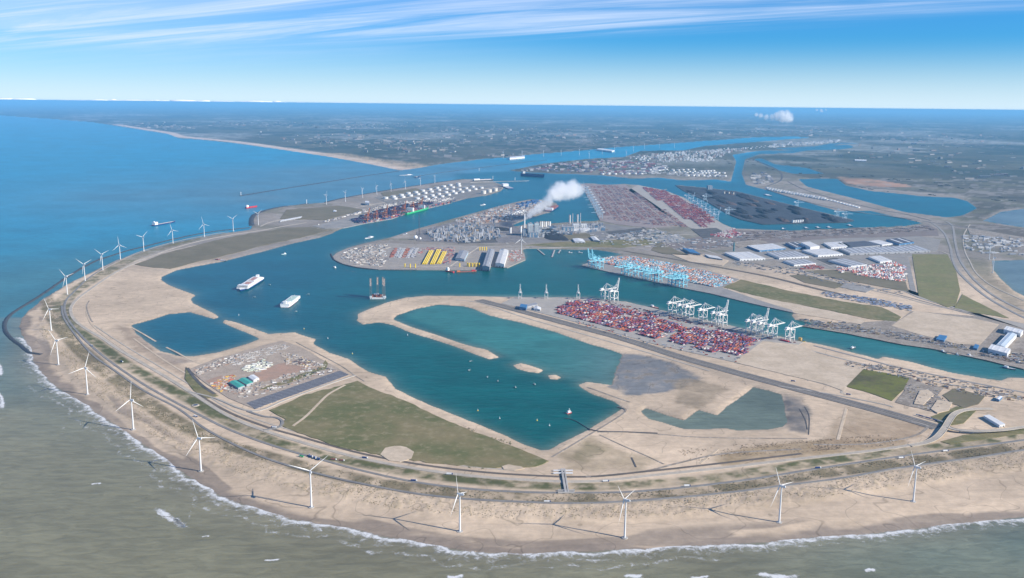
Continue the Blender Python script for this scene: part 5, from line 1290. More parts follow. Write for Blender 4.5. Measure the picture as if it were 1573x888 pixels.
def clutter(name, pix, n, seed, pal, size=((3, 14), (3, 10), (2, 6)), z=4.5, ang=None, jit=.25, snap=None):
    if snap is None: snap = max(6, size[1][1] * 1.5) if jit <= .3 else 0
    if snap: jit = min(jit, .03)
    P = [(v.x, v.y) for v in GP(pix, z)]; x0, x1 = min(p[0] for p in P), max(p[0] for p in P); y0, y1 = min(p[1] for p in P), max(p[1] for p in P); r = random.Random(seed)
    C = []; D = []; A = []; K = []; t = 0; ang = ang or 0
    while len(C) < n and t < n * 30:
        t += 1; x = r.uniform(x0, x1); y = r.uniform(y0, y1)
        if snap:
            ca, sa = math.cos(ang), math.sin(ang); u_ = x * ca + y * sa; v_ = -x * sa + y * ca; k_ = round(v_ / snap)
            if k_ % 3 == 0 and r.random() < .8: k_ += 1
            if (int(u_ // (snap * 9)) + k_ // 3) % 7 == 0 and r.random() < .75: continue
            v_ = k_ * snap + r.gauss(0, snap * .06); x = u_ * ca - v_ * sa; y = u_ * sa + v_ * ca
        if not in_poly(x, y, P): continue
        C.append((x, y, z - .3)); D.append((r.uniform(*size[0]), r.uniform(*size[1]), r.uniform(*size[2]) ** 1.0)); A.append(ang + (math.pi / 2 if r.random() < (.12 if snap else .4) else 0) + r.gauss(0, jit)); c = r.choice(pal); f_ = r.uniform(.75, 1.15); K.append(tuple(min(.85, v * f_) for v in c))
    return tag(box_cloud(name, C, D, A, K), kind='stuff')


PW = [(.66, .66, .64), (.46, .44, .41), (.38, .34, .31), (.27, .25, .24), (.12, .12, .13), (.45, .41, .36), (.33, .22, .17), (.40, .36, .32)]
PY = [(.58, .55, .50), (.48, .42, .36), (.38, .33, .28), (.50, .38, .20), (.26, .15, .11), (.18, .19, .22), (.62, .61, .58), (.30, .27, .24), (.42, .38, .34)]
clutter('wind_turbine_sections', [(520, 396), (535, 384), (565, 377), (595, 375), (590, 385), (595, 400), (585, 410), (548, 407)], 420, 31, [(.66, .66, .64), (.45, .43, .4), (.3, .28, .27), (.5, .46, .4), (.38, .3, .25), (.33, .3, .28)], ((6, 34), (3, 6), (3, 6)), ang=.1, jit=.5)
for k_, (x0, colr) in enumerate(((600, (.33, .12, .08)), (606, (.35, .36, .38)), (612, (.36, .37, .39)), (618.5, (.34, .13, .08)), (625, (.38, .38, .4)), (632, (.36, .36, .38)))):
    pts = [(x0 - 1.5, 396), (x0 + 3.2, 396), (x0 + 10.5, 381), (x0 + 6, 381)]
    tag(clutter('plate_stockpile', pts, 150, 50 + k_, [colr], ((10, 22), (4, 9), (1.5, 4)), ang=R(62), jit=.06), None)
clutter('yard_equipment', [(636, 396), (648, 381), (700, 380), (697, 392), (690, 406), (681, 406), (685, 388), (655, 384)], 260, 60, [(.45, .08, .07), (.5, .48, .45), (.12, .12, .2), (.6, .3, .25)], ((4, 18), (3, 6), (2, 5)))
clutter('yard_equipment', [(780, 400), (785, 385), (800, 385), (804, 396), (793, 403)], 120, 61, [(.5, .14, .10), (.6, .5, .45), (.4, .25, .2), (.7, .7, .68)], ((4, 18), (3, 6), (2, 6)))
clutter('construction_equipment', [(300, 568), (335, 553), (386, 540), (384, 548), (345, 562), (305, 577)], 260, 62, PW, ((2, 14), (2, 4), (1.5, 4)), ang=R(28))
clutter('construction_equipment', [(350, 553), (430, 528), (447, 533), (400, 552), (360, 563)], 300, 63, [(.45, .43, .41), (.42, .42, .42), (.34, .32, .30), (.58, .56, .53)], ((2, 16), (1.2, 3), (1, 3)), ang=R(26), jit=.08)
clutter('construction_equipment', [(372, 566), (404, 553), (420, 560), (398, 573), (378, 571)], 160, 64, [(.72, .72, .62), (.7, .7, .7), (.55, .6, .5), (.3, .3, .3)], ((4, 22), (3, 5), (2, 5)), ang=R(30))
clutter('construction_equipment', [(322, 590), (345, 577), (365, 575), (352, 592), (340, 602)], 170, 65, [(.65, .42, .08), (.5, .15, .08), (.6, .55, .5), (.35, .3, .28)], ((2, 12), (2, 4), (1.5, 3)), ang=R(30))
clutter('construction_equipment', [(430, 540), (455, 545), (500, 562), (480, 566), (440, 560)], 200, 66, PY, ((2, 14), (2, 4), (1.5, 4)), ang=R(28))
clutter('dark_skips', [(447, 557), (462, 548), (482, 556), (466, 562)], 60, 67, [(.04, .04, .06), (.08, .08, .1)], ((4, 10), (2.5, 4), (2, 3)), ang=R(28), jit=.1)
clutter('construction_equipment', [(350, 602), (400, 588), (450, 572), (495, 558), (520, 568), (450, 592), (400, 606), (372, 612)], 260, 68, PW, ((2, 16), (2, 5), (1.5, 4)), ang=R(24))
clutter('construction_equipment', [(340, 598), (372, 588), (392, 598), (365, 606)], 120, 69, PW, ((3, 14), (2, 4), (1.5, 4)), ang=R(24))
clutter('process_plant', [(655, 358), (690, 348), (735, 345), (765, 352), (770, 366), (720, 373), (668, 370)], 620, 70, [(.5, .5, .5), (.35, .36, .4), (.6, .6, .6), (.2, .22, .26), (.45, .35, .25), (.1, .16, .24)], ((3, 26), (3, 14), (4, 26)), jit=.1)
clutter('process_plant', [(700, 340), (760, 322), (795, 316), (830, 314), (830, 322), (805, 330), (780, 340), (740, 345)], 560, 71, [(.55, .5, .46), (.4, .32, .28), (.65, .63, .6), (.25, .26, .3), (.5, .3, .2)], ((4, 30), (4, 16), (4, 20)), jit=.15)
for k_, (poly, n_, zz0, zz1) in enumerate((([(655, 358), (690, 348), (735, 345), (765, 352), (770, 366), (720, 373), (668, 370)], 130, 14, 50), ([(700, 340), (760, 322), (795, 316), (830, 314), (830, 322), (805, 330), (780, 340), (740, 345)], 110, 12, 44), ([(850, 350), (925, 347), (930, 354), (870, 362)], 40, 14, 44))):
    clutter('process_columns', poly, n_, 170 + k_, [(.6, .6, .6), (.45, .46, .5), (.7, .7, .7), (.2, .25, .32)], ((2.5, 6), (2.5, 6), (zz0, zz1)))
    clutter('pipe_racks', poly, n_, 180 + k_, [(.3, .3, .32), (.42, .4, .38), (.25, .2, .18)], ((40, 110), (3, 6), (5, 9)), ang=(.1, .55, .1)[k_], jit=.04)
clutter('refinery_plant', [(960, 243), (1000, 238), (1110, 230), (1160, 228), (1120, 236), (1095, 248), (1000, 250)], 420, 190, [(.6, .6, .58), (.4, .4, .4), (.3, .22, .2), (.7, .7, .7)], ((10, 50), (10, 30), (8, 50)), jit=.3)
clutter('refinery_plant', [(1180, 228), (1290, 219), (1290, 215), (1190, 222)], 160, 191, [(.6, .6, .58), (.4, .4, .4), (.7, .7, .7)], ((16, 90), (10, 50), (8, 50)), jit=.3)
clutter('dock_side_stores', [(930, 266), (1110, 273), (1110, 268), (1000, 263), (930, 262)], 200, 192, [(.5, .5, .5), (.3, .3, .32), (.6, .58, .55)], ((10, 60), (8, 24), (5, 20)), jit=.3)
clutter('industrial_sheds', [(905, 358), (1000, 357), (1060, 368), (1140, 362), (1130, 378), (1060, 386), (1000, 380), (920, 374)], 260, 193, [(.5, .48, .45), (.3, .3, .32), (.2, .25, .3), (.6, .58, .55), (.16, .15, .14)], ((5, 40), (4, 16), (2, 7)), jit=.2)
clutter('industrial_sheds', [(1130, 402), (1225, 413), (1300, 430), (1390, 450), (1400, 455), (1290, 437), (1200, 420), (1120, 405)], 160, 194, [(.5, .48, .45), (.3, .3, .32), (.6, .58, .55), (.16, .15, .14)], ((5, 24), (3, 8), (2, 5)), ang=R(-18), jit=.1)
clutter('blue_roof_sheds', [(794, 314), (826, 306.5), (832, 309), (806, 321)], 60, 72, [(.03, .10, .25), (.05, .14, .3)], ((20, 60), (14, 30), (6, 14)), ang=R(40), jit=.1)
clutter('power_station_plant', [(800, 355), (850, 348), (870, 356), (880, 345), (925, 345), (930, 354), (870, 362), (810, 366)], 330, 73, [(.12, .2, .3), (.4, .42, .44), (.55, .55, .55), (.2, .22, .26)], ((5, 34), (5, 18), (4, 22)), jit=.1)
clutter('industrial_sheds', [(940, 360), (1000, 352), (1050, 362), (1040, 376), (985, 372), (930, 366)], 220, 74, [(.5, .48, .45), (.3, .3, .32), (.2, .25, .3), (.6, .58, .55)], ((5, 40), (4, 16), (3, 9)), jit=.2)
clutter('industrial_sheds', [(1090, 362), (1130, 350), (1128, 357), (1150, 358), (1120, 366)], 150, 75, [(.6, .5, .5), (.5, .1, .12), (.7, .68, .62), (.3, .1, .15)], ((5, 30), (4, 14), (3, 12)), jit=.2)
clutter('building_site_equipment', [(1240, 503), (1330, 512), (1400, 524), (1500, 542), (1480, 530), (1400, 512), (1300, 496), (1228, 490)], 460, 76, PY, ((2, 18), (2, 6), (1.5, 6)), ang=R(-18))
clutter('building_site_equipment', [(1500, 545), (1573, 560), (1573, 540), (1550, 545), (1510, 538)], 160, 77, PY, ((2, 18), (2, 6), (1.5, 6)), ang=R(-18))
clutter('building_site_equipment', [(1300, 555), (1370, 562), (1450, 580), (1573, 605), (1573, 618), (1480, 604), (1380, 580), (1300, 562)], 340, 78, PY, ((2, 14), (2, 5), (1.2, 5)), ang=R(-18))
clutter('building_site_equipment', [(1390, 590), (1440, 600), (1460, 622), (1430, 632), (1400, 620)], 130, 79, PY, ((2, 9), (2, 4), (1, 4)), ang=R(-18))
clutter('lorry_park', [(1262, 448), (1340, 458), (1400, 470), (1400, 478), (1330, 466), (1262, 454)], 300, 80, [(.7, .7, .7), (.3, .4, .6), (.2, .2, .25), (.5, .45, .4), (.4, .5, .6)], ((8, 18), (3, 5), (3, 5)), ang=R(-18), jit=.1)
clutter('terminal_vehicles', [(900, 503), (1000, 530), (1130, 556), (1140, 551), (1010, 524), (880, 492)], 60, 81, [(.6, .6, .6), (.5, .1, .06), (.15, .15, .18)], ((6, 14), (2.5, 3.5), (3, 4)), ang=R(-18), jit=.1)
clutter('terminal_vehicles', [(930, 462), (1040, 488), (1170, 518), (1225, 527), (1200, 524), (1060, 498), (930, 466)], 140, 82, PAL_R + [(.6, .6, .6)], ((6, 14), (2.5, 3.5), (3, 5)), ang=R(-18), jit=.1)
clutter('wagons_on_the_yard', [(1135, 357), (1420, 346), (1435, 354), (1300, 362), (1140, 370)], 520, 83, [(.16, .12, .10), (.3, .28, .27), (.45, .42, .40), (.10, .09, .1)], ((14, 60), (3, 4), (3, 4)), ang=R(-3), jit=.02)
clutter('industrial_sheds', [(800, 262), (850, 252), (930, 246), (1000, 249), (1040, 262), (980, 269), (900, 266)], 420, 84, [(.3, .12, .14), (.5, .45, .45), (.2, .2, .26), (.6, .6, .58), (.12, .14, .2)], ((15, 90), (12, 40), (6, 26)), jit=.3)
clutter('industrial_sheds', [(1150, 268), (1175, 264), (1190, 280), (1160, 284)], 70, 85, [(.3, .28, .3), (.6, .58, .55), (.12, .14, .2)], ((15, 70), (12, 30), (6, 16)), jit=.3)
clutter('waterfront_clutter', [(560, 343.5), (602, 335.8), (657, 320), (694, 311.5), (700, 308), (650, 319), (600, 333), (555, 341)], 160, 86, PAL_R + PAL_N, ((6, 30), (4, 9), (4, 14)), z=4.7, ang=R(40))
clutter('headland_clutter', [(478, 349), (500, 340), (560, 322), (600, 312), (640, 307), (700, 303), (690, 309), (600, 318), (545, 330)], 240, 87, [(.5, .46, .42), (.35, .33, .32), (.6, .58, .55), (.2, .2, .24)], ((6, 40), (5, 16), (3, 8)), ang=R(40), jit=.2)
clutter('scattered_works', [(1480, 362), (1573, 366), (1573, 392), (1500, 390), (1484, 380)], 160, 88, [(.55, .55, .55), (.3, .32, .36), (.65, .64, .62)], ((8, 46), (6, 16), (4, 10)), jit=.3)
# towns, farms and glasshouses of the far country
rr = random.Random(99); C = []; D = []; A = []; K = []
TOWNS = [(395, 190, 60, 4, 500), (560, 193, 70, 5, 500), (215, 192, 30, 2.5, 160), (260, 196, 30, 3, 180), (820, 200, 130, 6, 500), (1260, 200, 120, 7, 600), (1380, 235, 120, 14, 260), (700, 205, 160, 14, 600), (900, 212, 120, 5, 500), (520, 215, 110, 9, 380), (1500, 262, 70, 14, 120), (770, 240, 60, 2, 120), (1120, 205, 160, 6, 400), (640, 225, 90, 10, 260), (1450, 215, 110, 7, 300)]
PD = wxy(LAND_N); PDL = [tuple(p) for p in PD]
for cx, cy, sx, sy, n in TOWNS:
    for _ in range(n // 3):
        x = rr.gauss(cx, sx / 1.6); y = rr.gauss(cy, sy / 1.6)
        if y < 178 or y > 300: continue
        p = G(x, y, 3)
        j = int(np.clip(np.searchsorted(YR, p.y) - 1, 0, nr - 2)); i = int(np.clip((p.x / p.y - TX[0]) / (TX[1] - TX[0]), 0, nc - 2))
        if LANDD[j, i] < 40 or LANDD[j + 1, i] < 40: continue
        s_ = mpp(p); C.append((p.x, p.y, 2.5)); D.append((rr.uniform(20, 160), rr.uniform(15, 60), rr.choice((6, 8, 10, 14, 22, 40)))); A.append(rr.uniform(-.5, .5)); K.append(rr.choice([(.3, .27, .25), (.24, .17, .15), (.42, .40, .38), (.16, .16, .16), (.28, .26, .25), (.2, .18, .16)]))
tag(box_cloud('far_town', C, D, A, K), kind='stuff')

# ---- ships and floating things
def ship(stern, bow, hull_m, label, cat='ship', name='cargo_ship', ratio=.155, dep=10, sup=None, deckm=None, z=0.0, group=None, keel=None):
    """stern and bow at the waterline; sup = list of (kind, args) in ship fractions"""
    a, b = G(*stern, z), G(*bow, z); d = b - a; L = d.length; ang = math.atan2(d.y, d.x); e = empty(name, (a + b) / 2, ang, label, cat, group); B = L * ratio
    mb = MB(); rings = []
    for k in range(15):
        t = k / 14; w = B / 2 * (min(1, .82 + t * 1.2) if t < .7 else max(.02, (1 - ((t - .7) / .3) ** 2.2))); sh = dep * (1 + .28 * max(0, (t - .8) / .2) ** 2)
        x = -L / 2 + L * t; xt = x + (L * .035 * max(0, (t - .85) / .15)); rings.append([(x, -w * .72, -2), (xt, -w, sh * .45), (xt, -w, sh), (xt, w, sh), (xt, w, sh * .45), (x, w * .72, -2)])
    mb.loft(rings, sm=False); mb.build('hull', hull_m, e)
    if keel: mb = MB(); mb.loft([[(p[0], p[1] * 1.01, min(p[2], 1.6) if p[2] > 0 else -2) for p in r_] for r_ in rings], sm=False); mb.build('boot_top', keel, e)
    mb = MB(); mb.loft([[(r_[2][0], r_[2][1] * .94, r_[2][2] - .4), (r_[2][0], r_[2][1] * .94, r_[2][2] + .25), (r_[3][0], r_[3][1] * .94, r_[3][2] + .25), (r_[3][0], r_[3][1] * .94, r_[3][2] - .4)] for r_ in rings], sm=False); mb.build('deck', deckm or STEEL, e)
    for it in sup or []:
        nm, x0, x1, w, z0, z1, m = it
        mb = MB(); mb.box(((x0 + x1) / 2 * L - L / 2, 0, dep + z0), ((x1 - x0) * L, B * w, z1 - z0)); p = mb.build(nm, m, e)
        if nm == 'deckhouse':
            mb = MB(); mb.box((x1 * L - L / 2 + .1, 0, dep + z1 - 3), (.5, B * w * .9, 1.4)); mb.build('window', GLASS, p)
    return e, L, B, ang


LIGHTG = mat('light_grey_paint', (.62, .65, .65), .4, var=.06); PINK = mat('faded_red_deck', (.45, .24, .20), .6)
e, L, B, _ = ship((399, 429.5), (370, 447.5), NAVY, 'large white ferry like ship with a dark blue hull heading to the lower left', 'ship', 'passenger_ship', .19, 9, [('deckhouse', .05, .93, .94, 0, 9, WHITE), ('deckhouse', .10, .86, .84, 9, 13, WHITE), ('deckhouse', .14, .5, .70, 13, 17, WHITE), ('deckhouse', .80, .90, .9, 13, 17, WHITE), ('funnel', .08, .14, .22, 13, 26, WHITE), ('sun_deck', .55, .78, .5, 13, 13.6, PINK), ('sun_deck', .2, .48, .4, 17, 17.5, PINK)], WHITE)
for x in (-.34, -.02, .3): mb = MB(); mb.cyl((x * L, 0, 22), (x * L, 0, 36), .9, .5, 8); mb.build('mast', WHITE, e)
for s_ in (-1, 1):
    for k in range(7): mb = MB(); mb.box((-L * .30 + k * L * .085, s_ * B * .485, 13.5), (6, 1.5, 2.4)); mb.build('lifeboat', ORANGE, e)
e, L, B, _ = ship((437, 473), (455.5, 459), WHITE, 'white car carrier like ship with a red waterline heading to the upper right', 'ship', 'car_carrier', .21, 6, [('deckhouse', .02, .96, .97, 0, 13, WHITE), ('deck_cover', .3, .9, .7, 13, 13.8, mat('pale_green_deck', (.45, .58, .50), .5)), ('deckhouse', .05, .22, .8, 13, 19, WHITE), ('funnel', .02, .07, .3, 13, 26, WHITE)], WHITE, keel=RED)
for x in (.1, .35): mb = MB(); mb.cyl((x * L, 0, 18), (x * L, 0, 30), .8, .5, 8); mb.build('mast', WHITE, e)
e, L, B, _ = ship((621, 330.5), (657, 321), GREEN, 'bright green container ship moored at the headland container quay', 'container ship', 'container_ship', .13, 20, [('deckhouse', .22, .27, .9, 0, 34, WHITE), ('deckhouse', .72, .75, .9, 0, 34, WHITE)], mat('green_deck', (.10, .35, .16), .6))
rr = random.Random(5); C = []; D = []; A = []; K = []
for x0, x1 in ((.03, .2), (.3, .68), (.78, .93)):
    x = x0
    while x < x1:
        for q in range(9):
            for k in range(rr.choice((1, 3, 4, 5))): C.append((-L / 2 + L * x, (q - 4) * 5.2, 20 + k * 2.6)); D.append((12.2, 4.6, 2.5)); A.append(0); K.append(rr.choice(PAL_N + PAL_R + [(.6, .6, .6)]))
        x += .036
box_cloud('deck_container', C, D, A, K, parent=e)['kind'] = 'stuff'
ship((377.5, 320.3), (394.5, 318), RED, 'bright red ship with a white stern house sailing off the headland', 'ship', 'cargo_ship', .16, 11, [('deckhouse', .02, .2, .85, 0, 20, WHITE), ('hatch', .28, .9, .6, 0, 3, RED)], RED)
ship((235, 347.5), (268.5, 341.5), NAVY, 'long dark tanker with a white stern house sailing off the sea wall', 'tanker', 'tanker', .13, 9, [('deckhouse', .03, .16, .85, 0, 22, WHITE), ('pipe_deck', .2, .9, .2, 0, 3, STEEL), ('funnel', .03, .07, .3, 22, 29, WHITE)], mat('brown_deck', (.3, .2, .17), .7))
ship((727, 279), (757, 277.8), DARK, 'white and grey tanker moored at the jetty beyond the tank farm tip', 'tanker', 'tanker', .12, 18, [('deckhouse', .02, .3, .9, 0, 18, WHITE), ('pipe_deck', .3, .9, .6, 0, 9, mat('grey_pink_deck', (.55, .48, .48), .6))], STEEL)
ship((785, 290.5), (774, 286), NAVY, 'dark blue ship with a white stern rounding the tank farm tip', 'ship', 'cargo_ship', .2, 10, [('deckhouse', .7, .95, .85, 0, 28, WHITE)], STEEL)
ship((801, 270.5), (835, 273), NAVY, 'very large dark bulk carrier moored off the far terminal', 'bulk carrier', 'bulk_carrier', .14, 40, [('deckhouse', .04, .12, .9, 0, 30, STEEL), ('hatch', .2, .92, .6, 0, 8, DARK)], DARK)
ship((638, 273.3), (646, 271.5), NAVY, 'small dark barge in the river mouth by the dividing dam', 'barge', 'barge', .16, 8, [('deckhouse', .05, .2, .8, 0, 12, STEEL)], DARK)
ship((842.5, 325.5), (855.5, 317), NAVY, 'dark bulk carrier unloading at the chemical works pier', 'bulk carrier', 'bulk_carrier', .15, 12, [('deckhouse', .04, .16, .9, 0, 20, WHITE), ('hatch', .2, .92, .6, 0, 3, BRICKR)], BRICKR)
ship((697, 419), (684.5, 417), RED, 'red offshore supply vessel with a white bow house at the wind yard quay', 'ship', 'supply_vessel', .26, 8, [('deckhouse', .62, .86, .85, 0, 14, WHITE), ('deckhouse', .66, .8, .7, 14, 20, WHITE)], BRICKR)
ship((700.5, 418.6), (731, 417.4), BRICKR, 'long red flat barge moored behind the red supply vessel', 'barge', 'barge', .14, 5, [('deck_cargo', .05, .2, .6, 0, 6, ORANGE), ('deck_cargo', .78, .97, .8, 0, 7, RED)], BRICKR)
ship((1198, 524), (1215, 528), mat('violet_hull', (.20, .05, .20), .5), 'small dark violet barge at the near quay between the last cranes', 'barge', 'barge', .2, 6, [('deck_cargo', .1, .8, .7, 0, 4, RED)], DARK)
ship((1226, 524), (1236, 526.5), YEL, 'yellow and brown work pontoon at the end of the near crane quay', 'barge', 'work_pontoon', .35, 6, [('deck_cargo', .1, .5, .7, 0, 12, mat('ochre', (.5, .33, .10), .6))], DARK)
ship((1000, 471), (1012, 474.5), PINK, 'small pink decked barge with a mast by the near quay', 'barge', 'barge', .22, 4, [('deckhouse', .05, .3, .7, 0, 6, WHITE)], PINK)
for i, (s_, b_, m_, lab) in enumerate((((745, 314.5), (738, 315.6), WHITE, 'small white launch with a long wake in the channel below the tank farm'),
                          ((572, 364.2), (561, 367), WHITE, 'small white boat with a wake off the wind yard shore'), ((515.5, 411.8), (512.3, 410.4), WHITE, 'small white pilot boat off the rounded nose of the wind yard'),
                          ((439.5, 390.3), (432.5, 391.2), mat('teal_white', (.5, .65, .65), .4), 'small pale work boat in the upper dock near the beach'), ((625, 359.5), (619, 361), STEEL, 'small grey boat along the wind yard shore'),
                          ((330, 399.5), (347, 401.3), mat('rust_dark', (.10, .05, .05), .7), 'dark rusty dredger lying at the sandy shore of the upper dock'), ((1307, 536.5), (1314, 534.2), DARK, 'small dark workboat in the narrow channel'),
                          ((1486, 546), (1496, 549.3), DARK, 'dark crane barge at the right hand bank of the channel'), ((1540, 564.5), (1560, 568.8), mat('slate', (.08, .12, .17), .6), 'long slate grey barge in the channel near the right edge'),
                          ((1446, 540), (1454, 543), DARK, 'small dark barge at the bank below the blue roofed shed'), ((1469, 545), (1473, 546.3), WHITE, 'small white boat at the bank left of the crane barge'),
                          ((873, 388.5), (879, 388.5), STEEL, 'left grey pontoon moored in the turning basin'), ((888, 388.5), (895, 388.8), STEEL, 'right grey pontoon moored in the turning basin'),
                          ((632, 259.5 + 9), (614, 269.8), WHITE, 'small white ferry near the root of the far dune beach'), ((1175, 299), (1185, 301.5), DARK, 'dark tug in the canal beside the coal terminal'),
                          ((1200, 352), (1207, 351.5), NAVY, 'dark barge moored left along the dock behind the marshalling yard'), ((1235, 350), (1243, 351.8), NAVY, 'second dark barge along the dock behind the marshalling yard'), ((1253, 349.4), (1261, 351.2), NAVY, 'third dark barge along the dock behind the marshalling yard'), ((1270, 349), (1278, 351), NAVY, 'fourth dark barge along the dock behind the marshalling yard'), ((1302, 346), (1310, 348), NAVY, 'rightmost dark barge along the dock behind the marshalling yard'))):
    ship(s_, b_, m_, lab, 'boat', 'work_boat', .3, 4, [('deckhouse', .12, .42, .7, 0, 5, WHITE if i != 5 else BRICKR), ('mast', .3, .33, .04, 5, 11, STEEL)], STEEL)
for i, (px, py, txt) in enumerate(((723, 555.7, 'uppermost, beside the tip of the sand spit'), (721, 569.4, 'second, below the first'), (748.7, 580, 'third, in the middle of the basin'), (765, 586, 'fourth, in the middle of the basin'), (791.8, 595.6, 'fifth, near the sandbanks'), (821, 591, 'sixth, just below the smaller sandbank'), (414.5, 438, 'beside the blue hulled ship'), (391, 457, 'below the blue hulled ship'), (474, 452.5, 'right of the white and red ship'), (455, 479, 'below the white and red ship'))):
    p = G(px, py, 0); e = empty('mooring_pontoon', p, .3 + i * .4, f'small dark mooring pontoon, {txt}', 'pontoon', 'mooring pontoons')
    mb = MB(); mb.box((0, 0, -.5), (13, 6, 2.2)); mb.build('hull', mat('dark_teal_paint', (.02, .10, .11), .5), e); mb = MB(); mb.box((-2.5, 0, 1.7), (3, 3, 2.4)); mb.build('cabin', LIGHTG, e)
    mb = MB(); mb.bar((3, 0, 1.7), (3, 0, 7), .7); mb.bar((12, 5, .2), (3, 0, 5), .35); mb.build('mast', STEEL, e)
for i, (px, py) in enumerate(((366.7, 484.3), (467, 505.5), (503.5, 520), (541.3, 543.5), (626, 515), (734, 631), (767.5, 643), (825, 646), (844, 654))):
    e = empty('buoy', G(px, py, 0), 0, f'{ORD[i]} small pale buoy from the left in the inner basin', 'buoy', 'buoys in the inner basin')
    mb = MB(); mb.cyl((0, 0, -1), (0, 0, 1.6), 2.4, 2.4, 12); mb.build('float', YEL if i % 2 else LIGHTG, e); mb = MB(); mb.cyl((0, 0, 1.6), (0, 0, 6.5), .9, .5, 8); mb.build('topmark', LIGHTG, e)
# dredger with its floating pipe
e, L, B, _ = ship((870.5, 636), (878, 633.6), RED, 'small dredging pontoon with a white house and frame in the inner basin corner', 'dredger', 'dredger', .42, 3, [('deckhouse', .2, .6, .6, 0, 6, WHITE)], STEEL)
mb = MB(); mb.bar((-4, 4, 3), (0, 0, 17), .9); mb.bar((-4, -4, 3), (0, 0, 17), .9); mb.bar((8, 0, 3), (0, 0, 17), .9); mb.build('a_frame', LIGHTG, e)
P = [Vector((q[0], q[1], .5)) for q in smooth([tuple(G(*p, 0))[:2] for p in ((866, 642.5), (876, 644), (886, 648), (896, 654), (904, 659))], 6)]; P += [Vector((q[0], q[1], 4.5)) for q in smooth([tuple(G(*p, 3))[:2] for p in ((908, 660.5), (925, 663.5), (960, 664), (1010, 666))], 5)]
mb = MB(); [mb.cyl(P[i], P[i + 1], 1.5, 1.5, 8) for i in range(len(P) - 1)]; tag(mb.build('dredge_pipe', DARK), 'thin dark floating pipe curving from the dredger to the sandy bank', 'pipe')
# jack-up rig
rp = G(580, 459.5, 0); k_ = rp.y / F * 1.02; e = empty('jack_up_rig', rp + Vector((0, 14, 0)), R(4), 'four legged jack-up rig standing in the harbour with lattice legs raised', 'rig')
W_ = 24 * k_; mb = MB(); mb.box((0, 0, 1), (W_, W_ * .55, 9)); mb.build('hull', LIGHTG, e)
mb = MB(); rr = random.Random(3)
for _ in range(26): mb.box((rr.uniform(-.4, .4) * W_, rr.uniform(-.22, .22) * W_, 9.8), (rr.uniform(4, 15), rr.uniform(4, 9), rr.uniform(3, 13)))
mb.build('deck_equipment', BRICKR, e); mb = MB(); mb.box((-W_ * .1, W_ * .1, 10), (W_ * .3, W_ * .14, 16)); mb.build('deckhouse', WHITE, e)
for sx_ in (-1, 1):
    for sy_ in (-1, 1):
        cx, cy = (sx_ * W_ * .43 if sy_ < 0 else (-.02 if sx_ < 0 else .33) * W_), sy_ * W_ * .21; mb = MB(); q = 4.6; top = 33.5 * k_ * (1.0 if sy_ > 0 else 1.0)
        cor = [(cx + q * a, cy + q * b) for a, b in ((-1, -1), (1, -1), (1, 1), (-1, 1))]
        for c in cor: mb.bar((*c, -8), (*c, top), 2.0)
        zz_ = -4; f_ = 0
        while zz_ < top - 9:
            for i in range(4):
                a, b = cor[i], cor[(i + 1) % 4]
                if f_ % 2: a, b = b, a
                mb.bar((*a, zz_), (*b, zz_ + 9), 1.3)
            zz_ += 9; f_ += 1
        lg = mb.build('leg', mat('leg_teal', (.10, .16, .18), .6), e)
        mb = MB(); zz_ = top * .62
        mb.box((cx, cy, zz_), (10.4, 10.4, top * .34)); mb.build('leg_top', mat('leg_pink', (.55, .43, .38), .6), lg)
        mb = MB(); mb.box((cx, cy, 9), (12, 12, 9)); mb.build('jack_house', LIGHTG, e)

# ---- lorries, cars and trains on the roads
def lorry_meshes(col):
    c = MB(); c.box((7.2, 0, .9), (2.4, 2.5, 2.9)); c.box((8.1, 0, 1.0), (.9, 2.4, 1.6)); a = c.mesh('cab', WHITE if col != 'w' else NAVY)
    b = MB(); b.box((-.2, 0, 1.1), (12.4, 2.55, 2.9)); t = b.mesh('trailer', {'w': WHITE, 'd': NAVY, 'r': BRICKR, 'g': GREEN}[col])
    w = MB()
    for x in (-5, -3.7, -2.4, 5.2, 7.6):
        for y in (-1.1, 1.1): w.cyl((x, y - .2, .5), (x, y + .2, .5), .52, .52, 8)
    return a, t, w.mesh('wheels', DARK)


LM = {k: lorry_meshes(k) for k in 'wdrg'}


def lorry(px, py, ang, k, label, group=None, sc=1.0, z=None):
    e = empty('lorry', G(px, py, z or zat(px, py, .8)), ang, label, 'lorry', group); e.scale = (sc,) * 3
    for nm, me in zip(('cab', 'trailer', 'wheels'), LM[k]): o = bpy.data.objects.new(nm, me); COL.objects.link(o); o.parent = e


